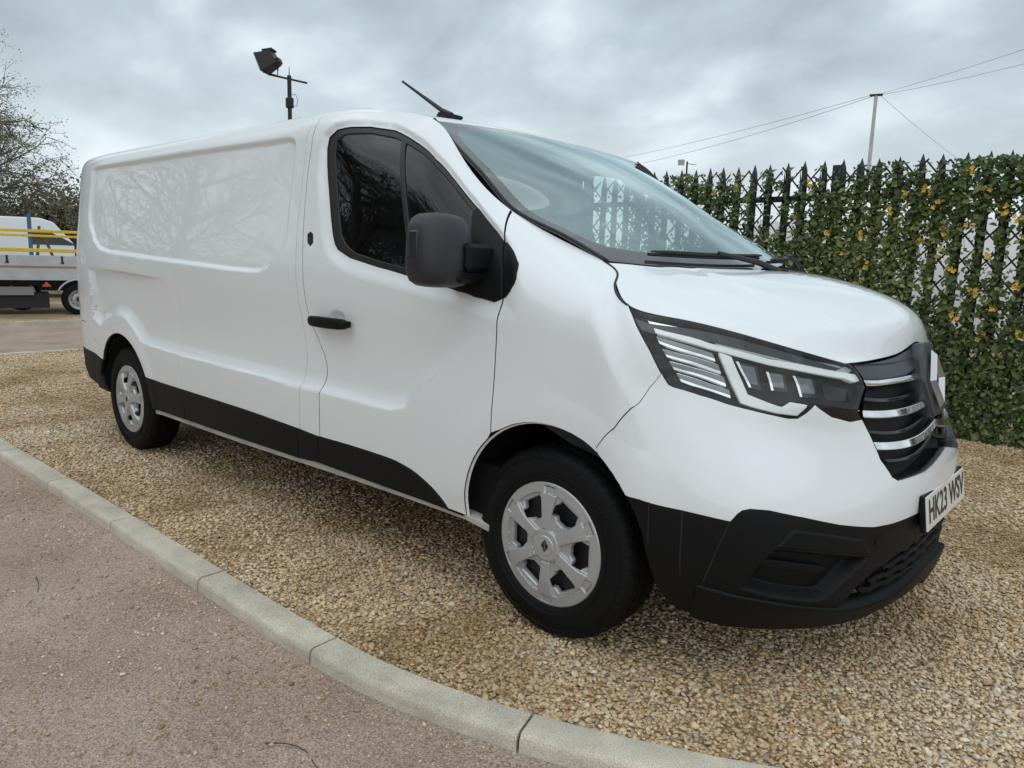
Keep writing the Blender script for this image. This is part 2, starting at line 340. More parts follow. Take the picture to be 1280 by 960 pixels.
# outlines on the skin, in its own (along, up) coordinates
T={"g1":[[-2.7848,1.9102],[-2.7458,1.8221],[-2.7405,1.7399],[-2.764,1.6014],[-2.7526,1.4388],[-2.7384,1.2606],[-2.7377,1.1675],[-2.7335,1.0387],[-2.7364,0.8447],[-2.7542,0.7443],[-2.7515,0.6575],[-2.7304,0.5252]]
,"g1c":[[-2.7411,0.5167],[-2.7242,0.3716]]
,"g2":[[-1.5258,1.8468],[-1.5432,1.8022],[-1.5455,1.6153],[-1.5472,1.4252],[-1.5389,1.2673],[-1.5365,1.1743],[-1.5252,1.0345],[-1.5065,0.8959],[-1.5052,0.8305],[-1.5298,0.7069],[-1.5476,0.4963]]
,"g2c":[[-1.5656,0.4857],[-1.5716,0.3544]]
,"dg":[[-1.4803,1.8778],[-1.4976,1.7983],[-1.5102,1.6443],[-1.5054,1.4909],[-1.4972,1.3909],[-1.4833,1.2686],[-1.4724,1.0824],[-1.4542,0.995],[-1.3988,0.9171],[-1.3616,0.8576],[-1.3461,0.8068],[-1.3539,0.7554],[-1.3696,0.6887],[-1.3837,0.4901]]
,"dgc":[[-1.3907,0.4816],[-1.4071,0.365]]
,"fg":[[-0.1827,2.04],[-0.1827,2.0512],[-0.1853,1.8993],[-0.1837,1.8277],[-0.1843,1.776],[-0.1934,1.6258],[-0.2203,1.4814],[-0.2518,1.3767],[-0.2741,1.2285],[-0.2843,1.0874],[-0.2918,0.9499],[-0.2963,0.8137]]
,"clad_top":[[-3.2151,0.5292],[-3.025,0.5198],[-2.736,0.5175],[-2.0946,0.5116],[-1.7784,0.5028],[-1.5412,0.4936],[-1.3868,0.4859],[-1.2059,0.4887],[-1.0123,0.49],[-0.8616,0.4863],[-0.7375,0.4641],[-0.6473,0.426],[-0.591,0.3896],[-0.5608,0.3604]]
,"clad_bot":[[-3.148,0.3412],[-2.1254,0.3469],[-1.5724,0.3503],[-1.4078,0.3611],[-0.9474,0.357],[-0.5611,0.3568]]
,"sill_bot":[[-3.1578,0.3138],[-2.132,0.3193],[-1.4034,0.3294],[-0.95,0.3346],[-0.5627,0.3365],[-0.388,0.3393]]
,"front_arch":[[-0.4563,0.3549],[-0.4511,0.4503],[-0.4243,0.542],[-0.3775,0.6633],[-0.3052,0.8014],[-0.2008,0.9121],[-0.0887,1.0094],[0.024,1.0659],[0.1043,1.0524],[0.1925,1.0297],[0.2725,1.0099],[0.3239,0.9224]]
,"front_arch_black":[[0.3239,0.9224],[0.3537,0.8278],[0.377,0.7253],[0.3943,0.6152],[0.4092,0.5193],[0.4289,0.4352]]
,"rear_arch":[[-3.8938,0.5598],[-3.8387,0.6473],[-3.7697,0.7036],[-3.6765,0.7495],[-3.5797,0.7673],[-3.4979,0.7624],[-3.4139,0.7333],[-3.3377,0.6819],[-3.2684,0.6155],[-3.2151,0.5292]]
,"rear_arch_front":[[-3.2151,0.5292],[-3.1884,0.4737],[-3.1783,0.4048],[-3.148,0.3412]]
,"rear_arch_back":[[-3.8938,0.5598],[-3.9377,0.509],[-3.9673,0.4571],[-3.9444,0.3981],[-3.8791,0.3501]]
,"rb_top":[[-4.3525,0.6007],[-4.0958,0.5907],[-3.8938,0.5598]]
,"rb_bot":[[-4.3593,0.4565],[-4.2503,0.3919],[-4.0338,0.3676],[-3.8805,0.3471]]
,"rb_joint":[[-4.1709,0.7975],[-4.0988,0.7241],[-4.0014,0.6694],[-3.8628,0.6175]]
,"window":[[-1.3883,1.7446],[-1.378,1.7886],[-1.3232,1.8273],[-1.2149,1.8512],[-1.0562,1.8741],[-0.8997,1.8697],[-0.7522,1.8294],[-0.5982,1.801],[-0.421,1.8184],[-0.2982,1.8246],[-0.217,1.806],[-0.1852,1.7866],[-0.1934,1.6258],[-0.2196,1.4854],[-0.2758,1.4152],[-0.3756,1.3527],[-0.485,1.3092],[-0.6242,1.2782],[-0.7718,1.2746],[-0.9557,1.2838],[-1.1472,1.3027],[-1.2371,1.329],[-1.2807,1.3861],[-1.3312,1.534],[-1.3737,1.6686]]
,"glass":[[-1.329,1.7256],[-1.324,1.7778],[-1.2555,1.8151],[-1.1477,1.8334],[-1.0365,1.8477],[-0.8828,1.8383],[-0.7419,1.804],[-0.5909,1.7773],[-0.4177,1.79],[-0.3164,1.7904],[-0.3183,1.6365],[-0.3887,1.3872],[-0.4755,1.3495],[-0.6223,1.3146],[-0.772,1.299],[-0.9547,1.3061],[-1.1209,1.3251],[-1.1892,1.3524],[-1.227,1.3892],[-1.2747,1.5355]]
,"divider":[[-0.8452,1.8292],[-0.8089,1.8232],[-0.7277,1.2963],[-0.7674,1.295]]
,"mirror_base":[[-0.3156,1.7686],[-0.2975,1.8144],[-0.2163,1.7965],[-0.1875,1.7798],[-0.1972,1.6224],[-0.2239,1.4814],[-0.2747,1.4214],[-0.3745,1.3585],[-0.484,1.3146],[-0.3928,1.4706],[-0.3322,1.6251]]
,"fender_tri":[[-0.1799,1.7876],[-0.1549,1.7581],[-0.1353,1.7307],[-0.1453,1.6468],[-0.1774,1.5562],[-0.2111,1.4935],[-0.186,1.6326]]
,"lock":[[-1.4354,1.3913],[-1.4132,1.3815],[-1.4073,1.3477],[-1.4254,1.3336],[-1.4477,1.3469],[-1.4536,1.3809]]
,"handle":[[-1.4,1.0256],[-1.2937,1.0501],[-1.1257,1.0389],[-1.1272,1.0015],[-1.256,0.9904],[-1.4014,0.9905]]
,"handle_cup":[[-1.3118,1.0201],[-1.2937,1.0501],[-1.2533,1.0688],[-1.2024,1.0676],[-1.181,1.0387],[-1.2108,0.9908],[-1.2736,0.9765],[-1.3072,0.9896]]
,"recess":[[-4.0724,1.8029],[-4.059,1.8229],[-3.9965,1.8315],[-3.4842,1.8281],[-2.7909,1.8269],[-2.1218,1.8217],[-1.7053,1.8192],[-1.6615,1.8113],[-1.6342,1.7962],[-1.624,1.7736],[-1.6199,1.6345],[-1.6242,1.4838],[-1.6203,1.3704],[-1.6559,1.3096],[-1.7204,1.2571],[-1.7626,1.2227],[-1.8372,1.1999],[-1.9448,1.1967],[-2.1301,1.2005],[-2.9123,1.2302],[-3.6735,1.2634],[-3.8435,1.2872],[-3.9677,1.3441],[-4.0613,1.4529],[-4.0849,1.5284],[-4.0815,1.635]]
,"rear_recess_top":[[-4.0591,0.9203],[-4.013,1.1463],[-3.9919,1.1708],[-3.8918,1.1722],[-3.4645,1.1596],[-3.0204,1.1443],[-2.764,1.1373]]
,"swage_lo":[[-4.0256,0.8305],[-3.9445,0.8057],[-3.8806,0.7944],[-3.777,0.8376],[-3.6604,0.8704],[-3.5531,0.8829],[-3.4675,0.8702],[-3.3623,0.8208],[-3.2864,0.7736],[-3.1992,0.7363],[-2.7443,0.7159],[-2.3929,0.7098],[-1.828,0.7024],[-1.6246,0.6912],[-1.3314,0.6941],[-1.1322,0.6958],[-0.9184,0.6984],[-0.8238,0.7241],[-0.7683,0.7548],[-0.6275,0.8878],[-0.507,1.0192],[-0.4023,1.167],[-0.323,1.2942]]
,"swage_hi":[[-4.0342,0.9067],[-3.9569,0.8765],[-3.859,0.8672],[-3.7275,0.9246],[-3.6303,0.9526],[-3.5374,0.9656],[-3.4495,0.9516],[-3.3667,0.9141],[-3.2926,0.8542],[-3.1829,0.8115],[-2.726,0.8197],[-2.3763,0.8133],[-1.8162,0.798],[-1.616,0.7788],[-1.3268,0.7559],[-1.1282,0.7599],[-0.9897,0.771],[-0.8699,0.7975],[-0.7658,0.8251],[-0.6273,0.9254],[-0.4929,1.0661],[-0.3909,1.2018],[-0.3097,1.3295]]
,"lamp":[[0.3221,2.04],[0.3657,2.04],[0.53,2.04],[0.7193,2.04],[0.926,2.0323],[1.0824,2.04],[1.1628,2.04],[1.1784,1.9679],[1.1841,1.8506],[1.1786,1.7476],[1.1522,1.6677],[1.124,1.5955],[1.0378,1.6235],[0.9593,1.6396],[0.9177,1.5714],[0.8805,1.5217],[0.8508,1.5199],[0.7575,1.5647],[0.6719,1.6046],[0.5601,1.6685],[0.4586,1.7564],[0.4347,1.8107],[0.3955,1.8884],[0.3506,1.9491]]
,"bump_gap":[[0.4346,1.8057],[0.3908,1.7425],[0.3248,1.5371],[0.2663,1.2769],[0.1917,1.0642],[0.1798,1.0365]]
,"lamp_foot":[[0.9589,1.6372],[1.0374,1.6211],[1.1228,1.5887],[1.1249,1.511],[1.0711,1.4954],[1.0074,1.5391],[0.9351,1.5927]]
,"h_blk":[[0.4089,2.031],[0.5157,2.0088],[0.614,1.9802],[0.6196,1.9283],[0.5223,1.9552],[0.4231,1.9747]]
,"h_line":[[0.4278,1.9777],[0.6217,1.9293],[0.8331,1.9064],[1.1415,1.9182],[1.1838,1.908],[1.1945,1.8557],[1.1616,1.8397],[1.1237,1.8718],[0.8291,1.8834],[0.6175,1.9121],[0.4314,1.9573]]
,"h_bar":[[0.6388,1.967],[0.7483,1.9527],[0.9657,1.9614],[1.1516,2.0247],[1.1828,1.9821],[1.1607,1.9371],[0.958,1.9176],[0.7443,1.9233],[0.6455,1.9346]]
,"h_b2":[[0.4337,1.9512],[0.6266,1.895],[0.6333,1.8571],[0.4412,1.9243]]
,"h_b3":[[0.4497,1.9023],[0.6411,1.8396],[0.6466,1.797],[0.4615,1.8729]]
,"h_b4":[[0.4709,1.851],[0.6533,1.7802],[0.6593,1.7355],[0.4859,1.8193]]
,"h_b5":[[0.4958,1.7974],[0.6677,1.71],[0.6713,1.6627],[0.5077,1.7614]]
,"h_cee":[[0.6494,1.8977],[0.6872,1.8865],[0.7034,1.7958],[0.723,1.6856],[0.8471,1.6061],[0.8801,1.6442],[0.9349,1.6292],[0.8888,1.5478],[0.8238,1.5658],[0.7025,1.6365],[0.674,1.7693]]
,"h_m1":[[0.7074,1.8715],[0.7836,1.8631],[0.7833,1.7236],[0.7373,1.7405]]
,"h_m2":[[0.8147,1.8393],[0.8846,1.8386],[0.8807,1.7206],[0.8188,1.7271]]
,"h_m3":[[0.9141,1.8344],[0.9997,1.8307],[1.0013,1.6809],[0.9234,1.6891]]
,"h_m4":[[1.029,1.7898],[1.1377,1.7436],[1.14,1.6541],[1.0339,1.6682]]
,"grille":[[1.1722,2.04],[1.2678,2.0268],[1.386,1.9429],[1.5031,1.9017],[1.6408,1.8969],[2.0583,1.8494],[1.8983,1.429],[1.7657,1.2007],[1.657,1.1859],[1.3424,1.0734],[1.1906,1.0583],[1.1669,1.0859],[1.1341,1.2015],[1.1261,1.4628],[1.138,1.5727],[1.1834,1.747],[1.1873,1.8663]]
,"gtop":[[1.1722,2.04],[1.386,1.9429],[1.5031,1.9017],[1.5372,1.9017],[1.4948,1.7901],[1.3523,1.8417],[1.1944,1.8656]]
,"bar1":[[1.2067,1.8448],[1.3565,1.8051],[1.5093,1.7647]]
,"bar2":[[1.1424,1.5525],[1.2643,1.5531],[1.3995,1.5393],[1.5095,1.5228]]
,"bar3":[[1.1485,1.2862],[1.2406,1.2918],[1.3483,1.2888],[1.5071,1.3008]]
,"slat1":[[1.1931,1.6644],[1.362,1.6506],[1.5326,1.6406]]
,"slat2":[[1.1664,1.3949],[1.3016,1.3958],[1.5501,1.3776]]
,"slat3":[[1.1979,1.1805],[1.2927,1.1861],[1.4204,1.1876]]
,"white_edge":[[0.324,0.9173],[0.368,0.9227],[0.4843,0.8966],[0.6191,0.8555],[0.6282,0.876],[0.6391,0.9026],[0.6541,0.9264],[0.6777,0.938],[0.7346,0.9321],[0.8422,0.8893],[0.9549,0.8343],[1.0316,0.8066],[1.0901,0.7888],[1.1697,0.7861],[1.35,0.7995]]
,"lip_top":[[0.5434,0.4852],[0.6259,0.4571],[0.7362,0.4316],[0.8321,0.4031],[0.9925,0.358],[1.1213,0.3465],[1.2561,0.364],[1.4337,0.4568]]
,"lip_bot":[[0.4289,0.4352],[0.4587,0.3547],[0.5178,0.3147],[0.5922,0.2809],[0.6831,0.2604],[0.8343,0.2489],[1.0124,0.2592],[1.0956,0.2587],[1.2803,0.3177],[1.4917,0.3707]]
,"fog_panel":[[0.8072,0.8201],[0.9143,0.7872],[1.0485,0.7242],[1.1032,0.6297],[0.9709,0.6645],[0.8454,0.6942],[0.7512,0.7093]]
,"fog_recess":[[0.7488,0.7018],[0.8457,0.6886],[0.9714,0.6587],[1.1041,0.6235],[1.0152,0.5205],[0.9491,0.4285],[0.908,0.4195],[0.8612,0.4289],[0.7381,0.46],[0.6559,0.4944],[0.6956,0.6176]]
,"fog_slat":[[0.6883,0.6323],[0.796,0.6174],[0.9194,0.5879],[0.9496,0.5712],[0.9212,0.5619],[0.7972,0.5923],[0.6802,0.6082]]
,"seam1":[[0.3978,0.9195],[0.4009,0.6692]]
,"seam2":[[0.4886,0.8928],[0.4933,0.527]]
,"seam3":[[0.6169,0.8504],[0.5524,0.4965]]
,"low_grille":[[1.0087,0.4026],[1.0538,0.471],[1.1237,0.5417],[1.2373,0.5999],[1.3972,0.629],[1.4348,0.4747],[1.2416,0.3998],[1.1416,0.3745]]
,"tow":[[1.1369,0.6898]]
,"plate":[[1.356,0.9007],[1.388,0.6676]]
,"bon_edge":[[1.0092,0.005],[1.0258,0.095],[1.027,0.1912],[1.0197,0.2611],[1.008,0.3034],[1.0027,0.3277],[1.0054,0.6694],[0.9405,0.9859]]
,"bon_notch":[[0.0514,1.1153],[0.0389,1.01],[-0.06,0.9867],[-0.3304,0.9806]]
,"crease1":[[0.5261,0.1103],[0.5079,0.2631],[0.4904,0.4123],[0.5012,0.6141]]
,"frit":[[0.9391,0.8684],[0.8804,0.9072],[0.7584,0.9374],[0.5591,0.9033],[0.3434,0.8313]]
,"frit_side":[[0.9391,0.8684],[0.9462,0.7262],[0.9571,0.5878],[0.9478,0.4063],[0.9403,0.2973],[0.9947,0.1257],[0.9749,0.0765]]
,"wiper":[[0.7656,0.02],[0.5475,0.0564],[0.2622,0.0535]]
,"belt_band":[[-1.446,1.2172]]}
# ------------------------------------------------------------------ panels cut from the skin
def densify(poly,h):
    P=np.array(poly,float);Q=[]
    for i in range(len(P)):
        a,b=P[i],P[(i+1)%len(P)];k=max(1,int(math.ceil(np.linalg.norm(b-a)/h)))
        for j in range(k): Q.append(a+(b-a)*j/k)
    Q=np.array(Q);d=np.linalg.norm(Q-np.roll(Q,1,0),axis=1);return Q[d>1e-5]
def smoothpoly(P,it=1):
    return P
def area(P): return .5*np.sum(P[:,0]*np.roll(P[:,1],-1)-np.roll(P[:,0],-1)*P[:,1])
def inpoly(X,P):
    r=np.zeros(len(X),bool);x,y=X[:,0],X[:,1]
    for i in range(len(P)):
        a,b=P[i],P[(i+1)%len(P)]
        if a[1]==b[1]: continue
        c=(a[1]>y)!=(b[1]>y)
        r^=c&(x<(b[0]-a[0])*(y-a[1])/(b[1]-a[1])+a[0])
    return r
def segdist(X,P,closed=True):
    X=np.asarray(X,float);P=np.asarray(P,float);d=np.full(len(X),1e9)
    n=len(P) if closed else len(P)-1
    for i in range(n):
        a,b=P[i],P[(i+1)%len(P)];ab=b-a;l=ab@ab
        t=np.clip(((X-a)@ab)/max(l,1e-12),0,1);q=a+t[:,None]*ab
        d=np.minimum(d,np.hypot(*(X-q).T))
    return d
def inset(Q,g,free):
    # Q counter-clockwise
    n=len(Q);e=np.roll(Q,-1,0)-Q;e/=np.maximum(np.linalg.norm(e,axis=1,keepdims=True),1e-9)
    nr=np.c_[-e[:,1],e[:,0]];m=nr+np.roll(nr,1,0);l=(m*m).sum(1,keepdims=True)
    m=m*2/np.maximum(l,.8)
    gg=np.where(free(Q),0,g)[:,None]
    return Q+m*gg
SM=lambda t: (lambda c:c*c*(3-2*c))(np.clip(t,0,1))
def panel(name,poly,F,material,parent,h=.03,gap=.0034,depth=.018,holes=(),refine=None,free=None,both=False,mirror=False,rim=.0012,edge=None,**props):
    P=np.array(poly,float)
    Q=densify(P,h*.6)
    if area(Q)<0: Q=Q[::-1]
    fr=free if free is not None else (lambda X:np.zeros(len(X),bool))
    Q=inset(Q,gap,fr)
    H=[]
    for hp in holes:
        q=densify(hp,h*.5)
        if area(q)>0: q=q[::-1]
        H.append(inset(q,gap,lambda X:np.zeros(len(X),bool)))
    lo,hi=Q.min(0),Q.max(0)
    def grid(hh):
        xs=np.arange(lo[0],hi[0],hh);ys=np.arange(lo[1],hi[1],hh*.87);A,B=np.meshgrid(xs,ys,indexing='ij')
        A=A+(np.arange(len(ys))%2)*hh*.5;return np.c_[A.ravel(),B.ravel()]
    G=grid(h)
    if refine is not None:
        G2=grid(h/3.2);G=np.concatenate([G,G2[refine(G2)]])
    G=G[inpoly(G,Q)]
    for q in H: G=G[~inpoly(G,q)]
    if len(G):
        ok=segdist(G,Q)>h*.22
        for q in H: ok&=segdist(G,q)>h*.22
        G=G[ok]
    rings=[Q]+H;pts=np.concatenate(rings+[G]) if len(G) else np.concatenate(rings)
    ed=[];o=0
    for q in rings: ed+=[(o+i,o+(i+1)%len(q)) for i in range(len(q))];o+=len(q)
    r=delaunay_2d_cdt([Vector(a) for a in pts],ed,[],0,1e-6)
    V=np.array([tuple(a) for a in r[0]]);Fc=np.array([f for f in r[2] if len(f)==3])
    cen=V[Fc].mean(1);ok=inpoly(cen,Q)
    for q in H: ok&=~inpoly(cen,q)
    Fc=Fc[ok]
    X,Nn=F(V[:,0],V[:,1])
    t=np.cross(X[Fc[:,1]]-X[Fc[:,0]],X[Fc[:,2]]-X[Fc[:,0]])
    fl=(t*Nn[Fc].mean(1)).sum(1)<0;Fc[fl]=Fc[fl][:,::-1]
    VX=[X];VN=[Nn];FF=[tuple(map(int,f)) for f in Fc];o=len(X);MI=[0]*len(FF)
    if depth>0:
        for ri,q in enumerate(rings):
            x,n=F(q[:,0],q[:,1]);f0=fr(q) if ri==0 else np.zeros(len(q),bool)
            tg=np.roll(x,-1,0)-np.roll(x,1,0);tg/=np.maximum(np.linalg.norm(tg,axis=1,keepdims=True),1e-9)
            ou=np.cross(tg,n)
            eps=1e-3;c2=q+np.c_[(np.roll(q,-1,0)-np.roll(q,1,0))[:,1],-(np.roll(q,-1,0)-np.roll(q,1,0))[:,0]]*.02
            x2,_=F(c2[:,0],c2[:,1]);sg=np.sign(((x2-x)*ou).sum(1,keepdims=True));ou=ou*np.where(sg==0,1,sg)
            r0=x;r1=x+ou*rim-n*rim;r2=r1-n*depth
            k=len(q);VX+=[r0,r1,r2];VN+=[n,ou*.8+n*.6,ou]
            for i in range(k):
                j=(i+1)%k
                if f0[i] and f0[j]: continue
                for s0 in (0,k):
                    a,b,c,d=o+s0+i,o+s0+j,o+s0+k+j,o+s0+k+i
                    FF.append((a,d,c,b));MI.append(1 if s0 else 0)
            o+=3*k
    VX=np.concatenate(VX);VN=np.concatenate(VN);VN/=np.maximum(np.linalg.norm(VN,axis=1,keepdims=True),1e-9)
    # orient flange faces by their normals
    FF=[(f if len(f)==3 or np.dot(np.cross(VX[f[1]]-VX[f[0]],VX[f[-1]]-VX[f[0]]),VN[list(f)].sum(0))>=0 else f[::-1]) for f in FF]
    mm=np.array([1,-1,1.])
    if mirror: VX=VX*mm;VN=VN*mm;FF=[f[::-1] for f in FF]
    if both:
        MI=MI*2
        k=len(VX);FF=FF+[tuple(i+k for i in f[::-1]) for f in FF];VX=np.concatenate([VX,VX*mm]);VN=np.concatenate([VN,VN*mm])
    me=bpy.data.meshes.new(name);me.from_pydata(VX.tolist(),[],FF);me.materials.append(material)
    if edge is not None: me.materials.append(edge);me.polygons.foreach_set('material_index',MI)  # black inner flange ring paints shade into the panel gaps
    me.polygons.foreach_set('use_smooth',[True]*len(FF));me.update()
    if len(me.vertices)==len(VN): me.normals_split_custom_set_from_vertices(VN.tolist())
    ob=bpy.data.objects.new(name,me);return link(ob,parent,**props)

def spl(P,n=4,closed=False):
    P=np.array(P,float);Q=[];E=np.concatenate([P[-1:],P,P[:2]]) if closed else np.concatenate([2*P[:1]-P[1:2],P,2*P[-1:]-P[-2:-1]])
    m=len(P) if closed else len(P)-1
    for i in range(m):
        a,b,c,d=E[i:i+4]
        for k in range(n):
            t=k/n;Q.append(.5*(2*b+(c-a)*t+(2*a-5*b+4*c-d)*t*t+(3*b-a-3*c+d)*t**3))
    if not closed: Q.append(P[-1])
    return np.array(Q)
for k_ in ('swage_lo','clad_top'): T[k_]=spl(T[k_],3).tolist()
def Vn(k): return np.array(T[k],float)
def circ_arch(P,x0,lo=None):
    # smooth an arch outline: radius as a low-order curve of the angle about the hub, in real space
    X=W(P[:,0],P[:,1]);a=np.arctan2(X[:,2]-.338,X[:,0]-x0);r=np.hypot(X[:,0]-x0,X[:,2]-.338)
    c=np.polyfit(a,r,3);an=np.linspace(a[0],a[-1],28);rr=np.polyval(c,an);tx=x0+rr*np.cos(an);tz=.338+rr*np.sin(an)
    out=[]
    for x,z,s0 in zip(tx,tz,np.linspace(0,1,28)):
        u,vv=np.interp(s0,np.linspace(0,1,len(P)),P[:,0]),np.interp(s0,np.linspace(0,1,len(P)),P[:,1])
        for _ in range(14):
            q=W(u,vv);h=1e-4;qu=(W(u+h,vv)-q)/h;qv=(W(u,vv+h)-q)/h
            J=np.array([[qu[0],qv[0]],[qu[2],qv[2]]]);st=np.linalg.solve(J,[x-q[0],z-q[2]]);st=np.clip(st,-.05,.05);u+=st[0];vv+=st[1]
        out.append((u,vv))
    return np.array(out)
def cut(k,u0,u1):
    P=Vn(k);P=P[np.argsort(P[:,0])];v=lambda u:np.interp(u,P[:,0],P[:,1])
    m=(P[:,0]>u0+1e-4)&(P[:,0]<u1-1e-4);return np.concatenate([[[u0,v(u0)]],P[m],[[u1,v(u1)]]])
def cat(*a): return np.concatenate([np.atleast_2d(np.array(x,float)) for x in a])
VT=2.04;UE=-4.555
WIN=Vn('window');WIN=np.concatenate([WIN[:21],spl(WIN[20:],2)[2:-2],WIN[-1:]]);WIN=WIN if len(WIN) else WIN;REC=Vn('recess');SWL=Vn('swage_lo');SWH=Vn('swage_hi')
SWC=SWL
CON=cat(SWC,[[-.30,1.33]],[[-1.0,1.30],[-2.70,1.30],[-4.05,1.30],[SWC[0,0]-.02,1.25]])
RRT=Vn('rear_recess_top');CUP=Vn('handle_cup');FOG=Vn('fog_recess');FOGP=Vn('fog_panel')
def disp(U,V):
    X=np.c_[np.ravel(U),np.ravel(V)];d=np.zeros(len(X))
    # concave band along the flank, bounded below by the swage
    m=(X[:,0]<-.1)&(X[:,1]<1.36)&(X[:,1]>.6)
    if m.any():
        Y=X[m];ins=inpoly(Y,CON);s=np.where(ins,1-(1-np.clip(segdist(Y,SWC,False)/.088,0,1))**2.2,0)
        rear=SM((-2.80-Y[:,0])/.5)
        fade=1-SM((Y[:,1]-.84)/.42)
        # rear: sharper top and end edges
        top=np.interp(Y[:,0],RRT[2:,0],RRT[2:,1])
        box=SM((top-Y[:,1])/.022)*SM((Y[:,0]+4.055)/.03)
        f=fade*(1-rear)+rear*box*(.55+.45*fade)
        d[m]-=.034*s*f
    # upper blank-window recess
    m=(X[:,0]<-1.5)&(X[:,1]>1.15)
    if m.any():
        Y=X[m];ins=inpoly(Y,REC);d[m]-=.017*np.where(ins,SM(segdist(Y,REC)/.030),0)
    # window surround
    m=(X[:,0]>-1.6)&(X[:,0]<0.1)&(X[:,1]>1.1)
    if m.any():
        Y=X[m];ins=inpoly(Y,WIN);ds=segdist(Y,WIN)
        w=.075-.042*SM((Y[:,1]-1.62)/.2)
        d[m]-=.017*np.where(ins,1,1-SM(ds/w))
    # wheel arch flares
    m=(X[:,1]<1.25)&(X[:,0]<.6)
    if m.any():
        P=W(X[m,0],X[m,1])
        r=np.hypot(P[:,0],P[:,2]-.338);r2=np.hypot(P[:,0]+3.498,P[:,2]-.338)
        d[m]+=.007*(1-SM((r-.46)/.12))*SM((P[:,2]-.35)/.1)+.006*(1-SM((r2-.45)/.07))
    m=(X[:,0]>-1.6)&(X[:,0]<-.9)&(X[:,1]>.8)&(X[:,1]<1.2)
    if m.any():
        Y=X[m];ins=inpoly(Y,CUP);d[m]-=.016*np.where(ins,SM(segdist(Y,CUP)/.035),0)
    m=(X[:,0]>.5)&(X[:,1]<.95)
    if m.any():
        Y=X[m];ins=inpoly(Y,FOG);d[m]-=.045*np.where(ins,SM(segdist(Y,FOG)/.035),0)
        ins=inpoly(Y,FOGP);d[m]+=.006*np.where(ins,SM(segdist(Y,FOGP)/.012),0)
        # lip shelf
    return d.reshape(np.shape(U))
def surf_d(off=0,use=True):
    def P(u,v):
        b=W(u,v);n=Wn(u,v);return b+n*((disp(u,v) if use else 0)+off)[...,None] if use else b+n*off
    def F(u,v):
        u=np.asarray(u,float);v=np.asarray(v,float);h=.0025
        a=P(u+h,v)-P(u-h,v);b=P(u,v+h)-P(u,v-h);n=np.cross(a,b);n/=np.maximum(np.linalg.norm(n,axis=-1,keepdims=True),1e-12)
        return P(u,v),n
    return F
def par(fn,su,sv,off=0,dz=None,flip=False):
    # param patch with metric scaling
    def P(u,v):
        q=fn(u/su,v/sv);h=1e-3
        a=fn(u/su+h,v/sv)-fn(u/su-h,v/sv);b=fn(u/su,v/sv+h)-fn(u/su,v/sv-h);n=np.cross(a,b);n/=np.maximum(np.linalg.norm(n,axis=-1,keepdims=True),1e-12)
        n=np.where((n[...,2:3]<0),-n,n)
        d=off+(dz(u/su,v/sv) if dz is not None else 0)
        return q+n*np.asarray(d)[...,None] if np.ndim(d) else q+n*d
    def F(u,v):
        u=np.asarray(u,float);v=np.asarray(v,float);h=.002
        a=P(u+h,v)-P(u-h,v);b=P(u,v+h)-P(u,v-h);n=np.cross(a,b);n/=np.maximum(np.linalg.norm(n,axis=-1,keepdims=True),1e-12)
        n=np.where((n[...,2:3]<0),-n,n);return P(u,v),n
    return F
def refd(X):
    h=.012;d0=disp(X[:,0],X[:,1])
    l=np.maximum(abs(disp(X[:,0]+h,X[:,1])+disp(X[:,0]-h,X[:,1])-2*d0),abs(disp(X[:,0],X[:,1]+h)+disp(X[:,0],X[:,1]-h)-2*d0))
    return l>.0004
FS=surf_d(0)
topfree=lambda X:X[:,1]>VT-.004
noseam=lambda X:(X[:,0]>UC-.002)

van=empty('van',(0,0,0),0,label='white panel van with black bumpers parked on the gravel bay',category='van')
pt=M['paint'];pl=M['plastic']
RA=circ_arch(Vn('rear_arch'),-3.498);RJ=Vn('rb_joint');RBT=Vn('rb_top');RAB=Vn('rear_arch_back');RAF=Vn('rear_arch_front');RBB=Vn('rb_bot')
g1=Vn('g1');g2=Vn('g2');dg=Vn('dg');fg=spl(Vn('fg')[1:],3);FA0=Vn('front_arch');FA=circ_arch(FA0,0.);BG_=Vn('bump_gap');LA=Vn('lamp');WE=Vn('white_edge')
def up(P): # extend a gap line to the top edge
    P=P.copy();return cat([[P[0,0]+(.02 if P[0,0]<-1 else 0),VT]],P)
g1u,g2u,dgu,fgu=up(g1),up(g2),up(dg),up(fg)
ct=lambda a,b:cut('clad_top',a,b)
def near(P,q): return int(np.argmin(((P-np.array(q))**2).sum(1)))
iF=near(FA,fg[-1]);fg[-1]=FA[iF];iB=near(FA,BG_[-1]);BG_=cat(BG_[:-1],[FA[iB]])
WE=cat([FA[-1]],WE[1:])
iR=near(RA,RJ[-1]);
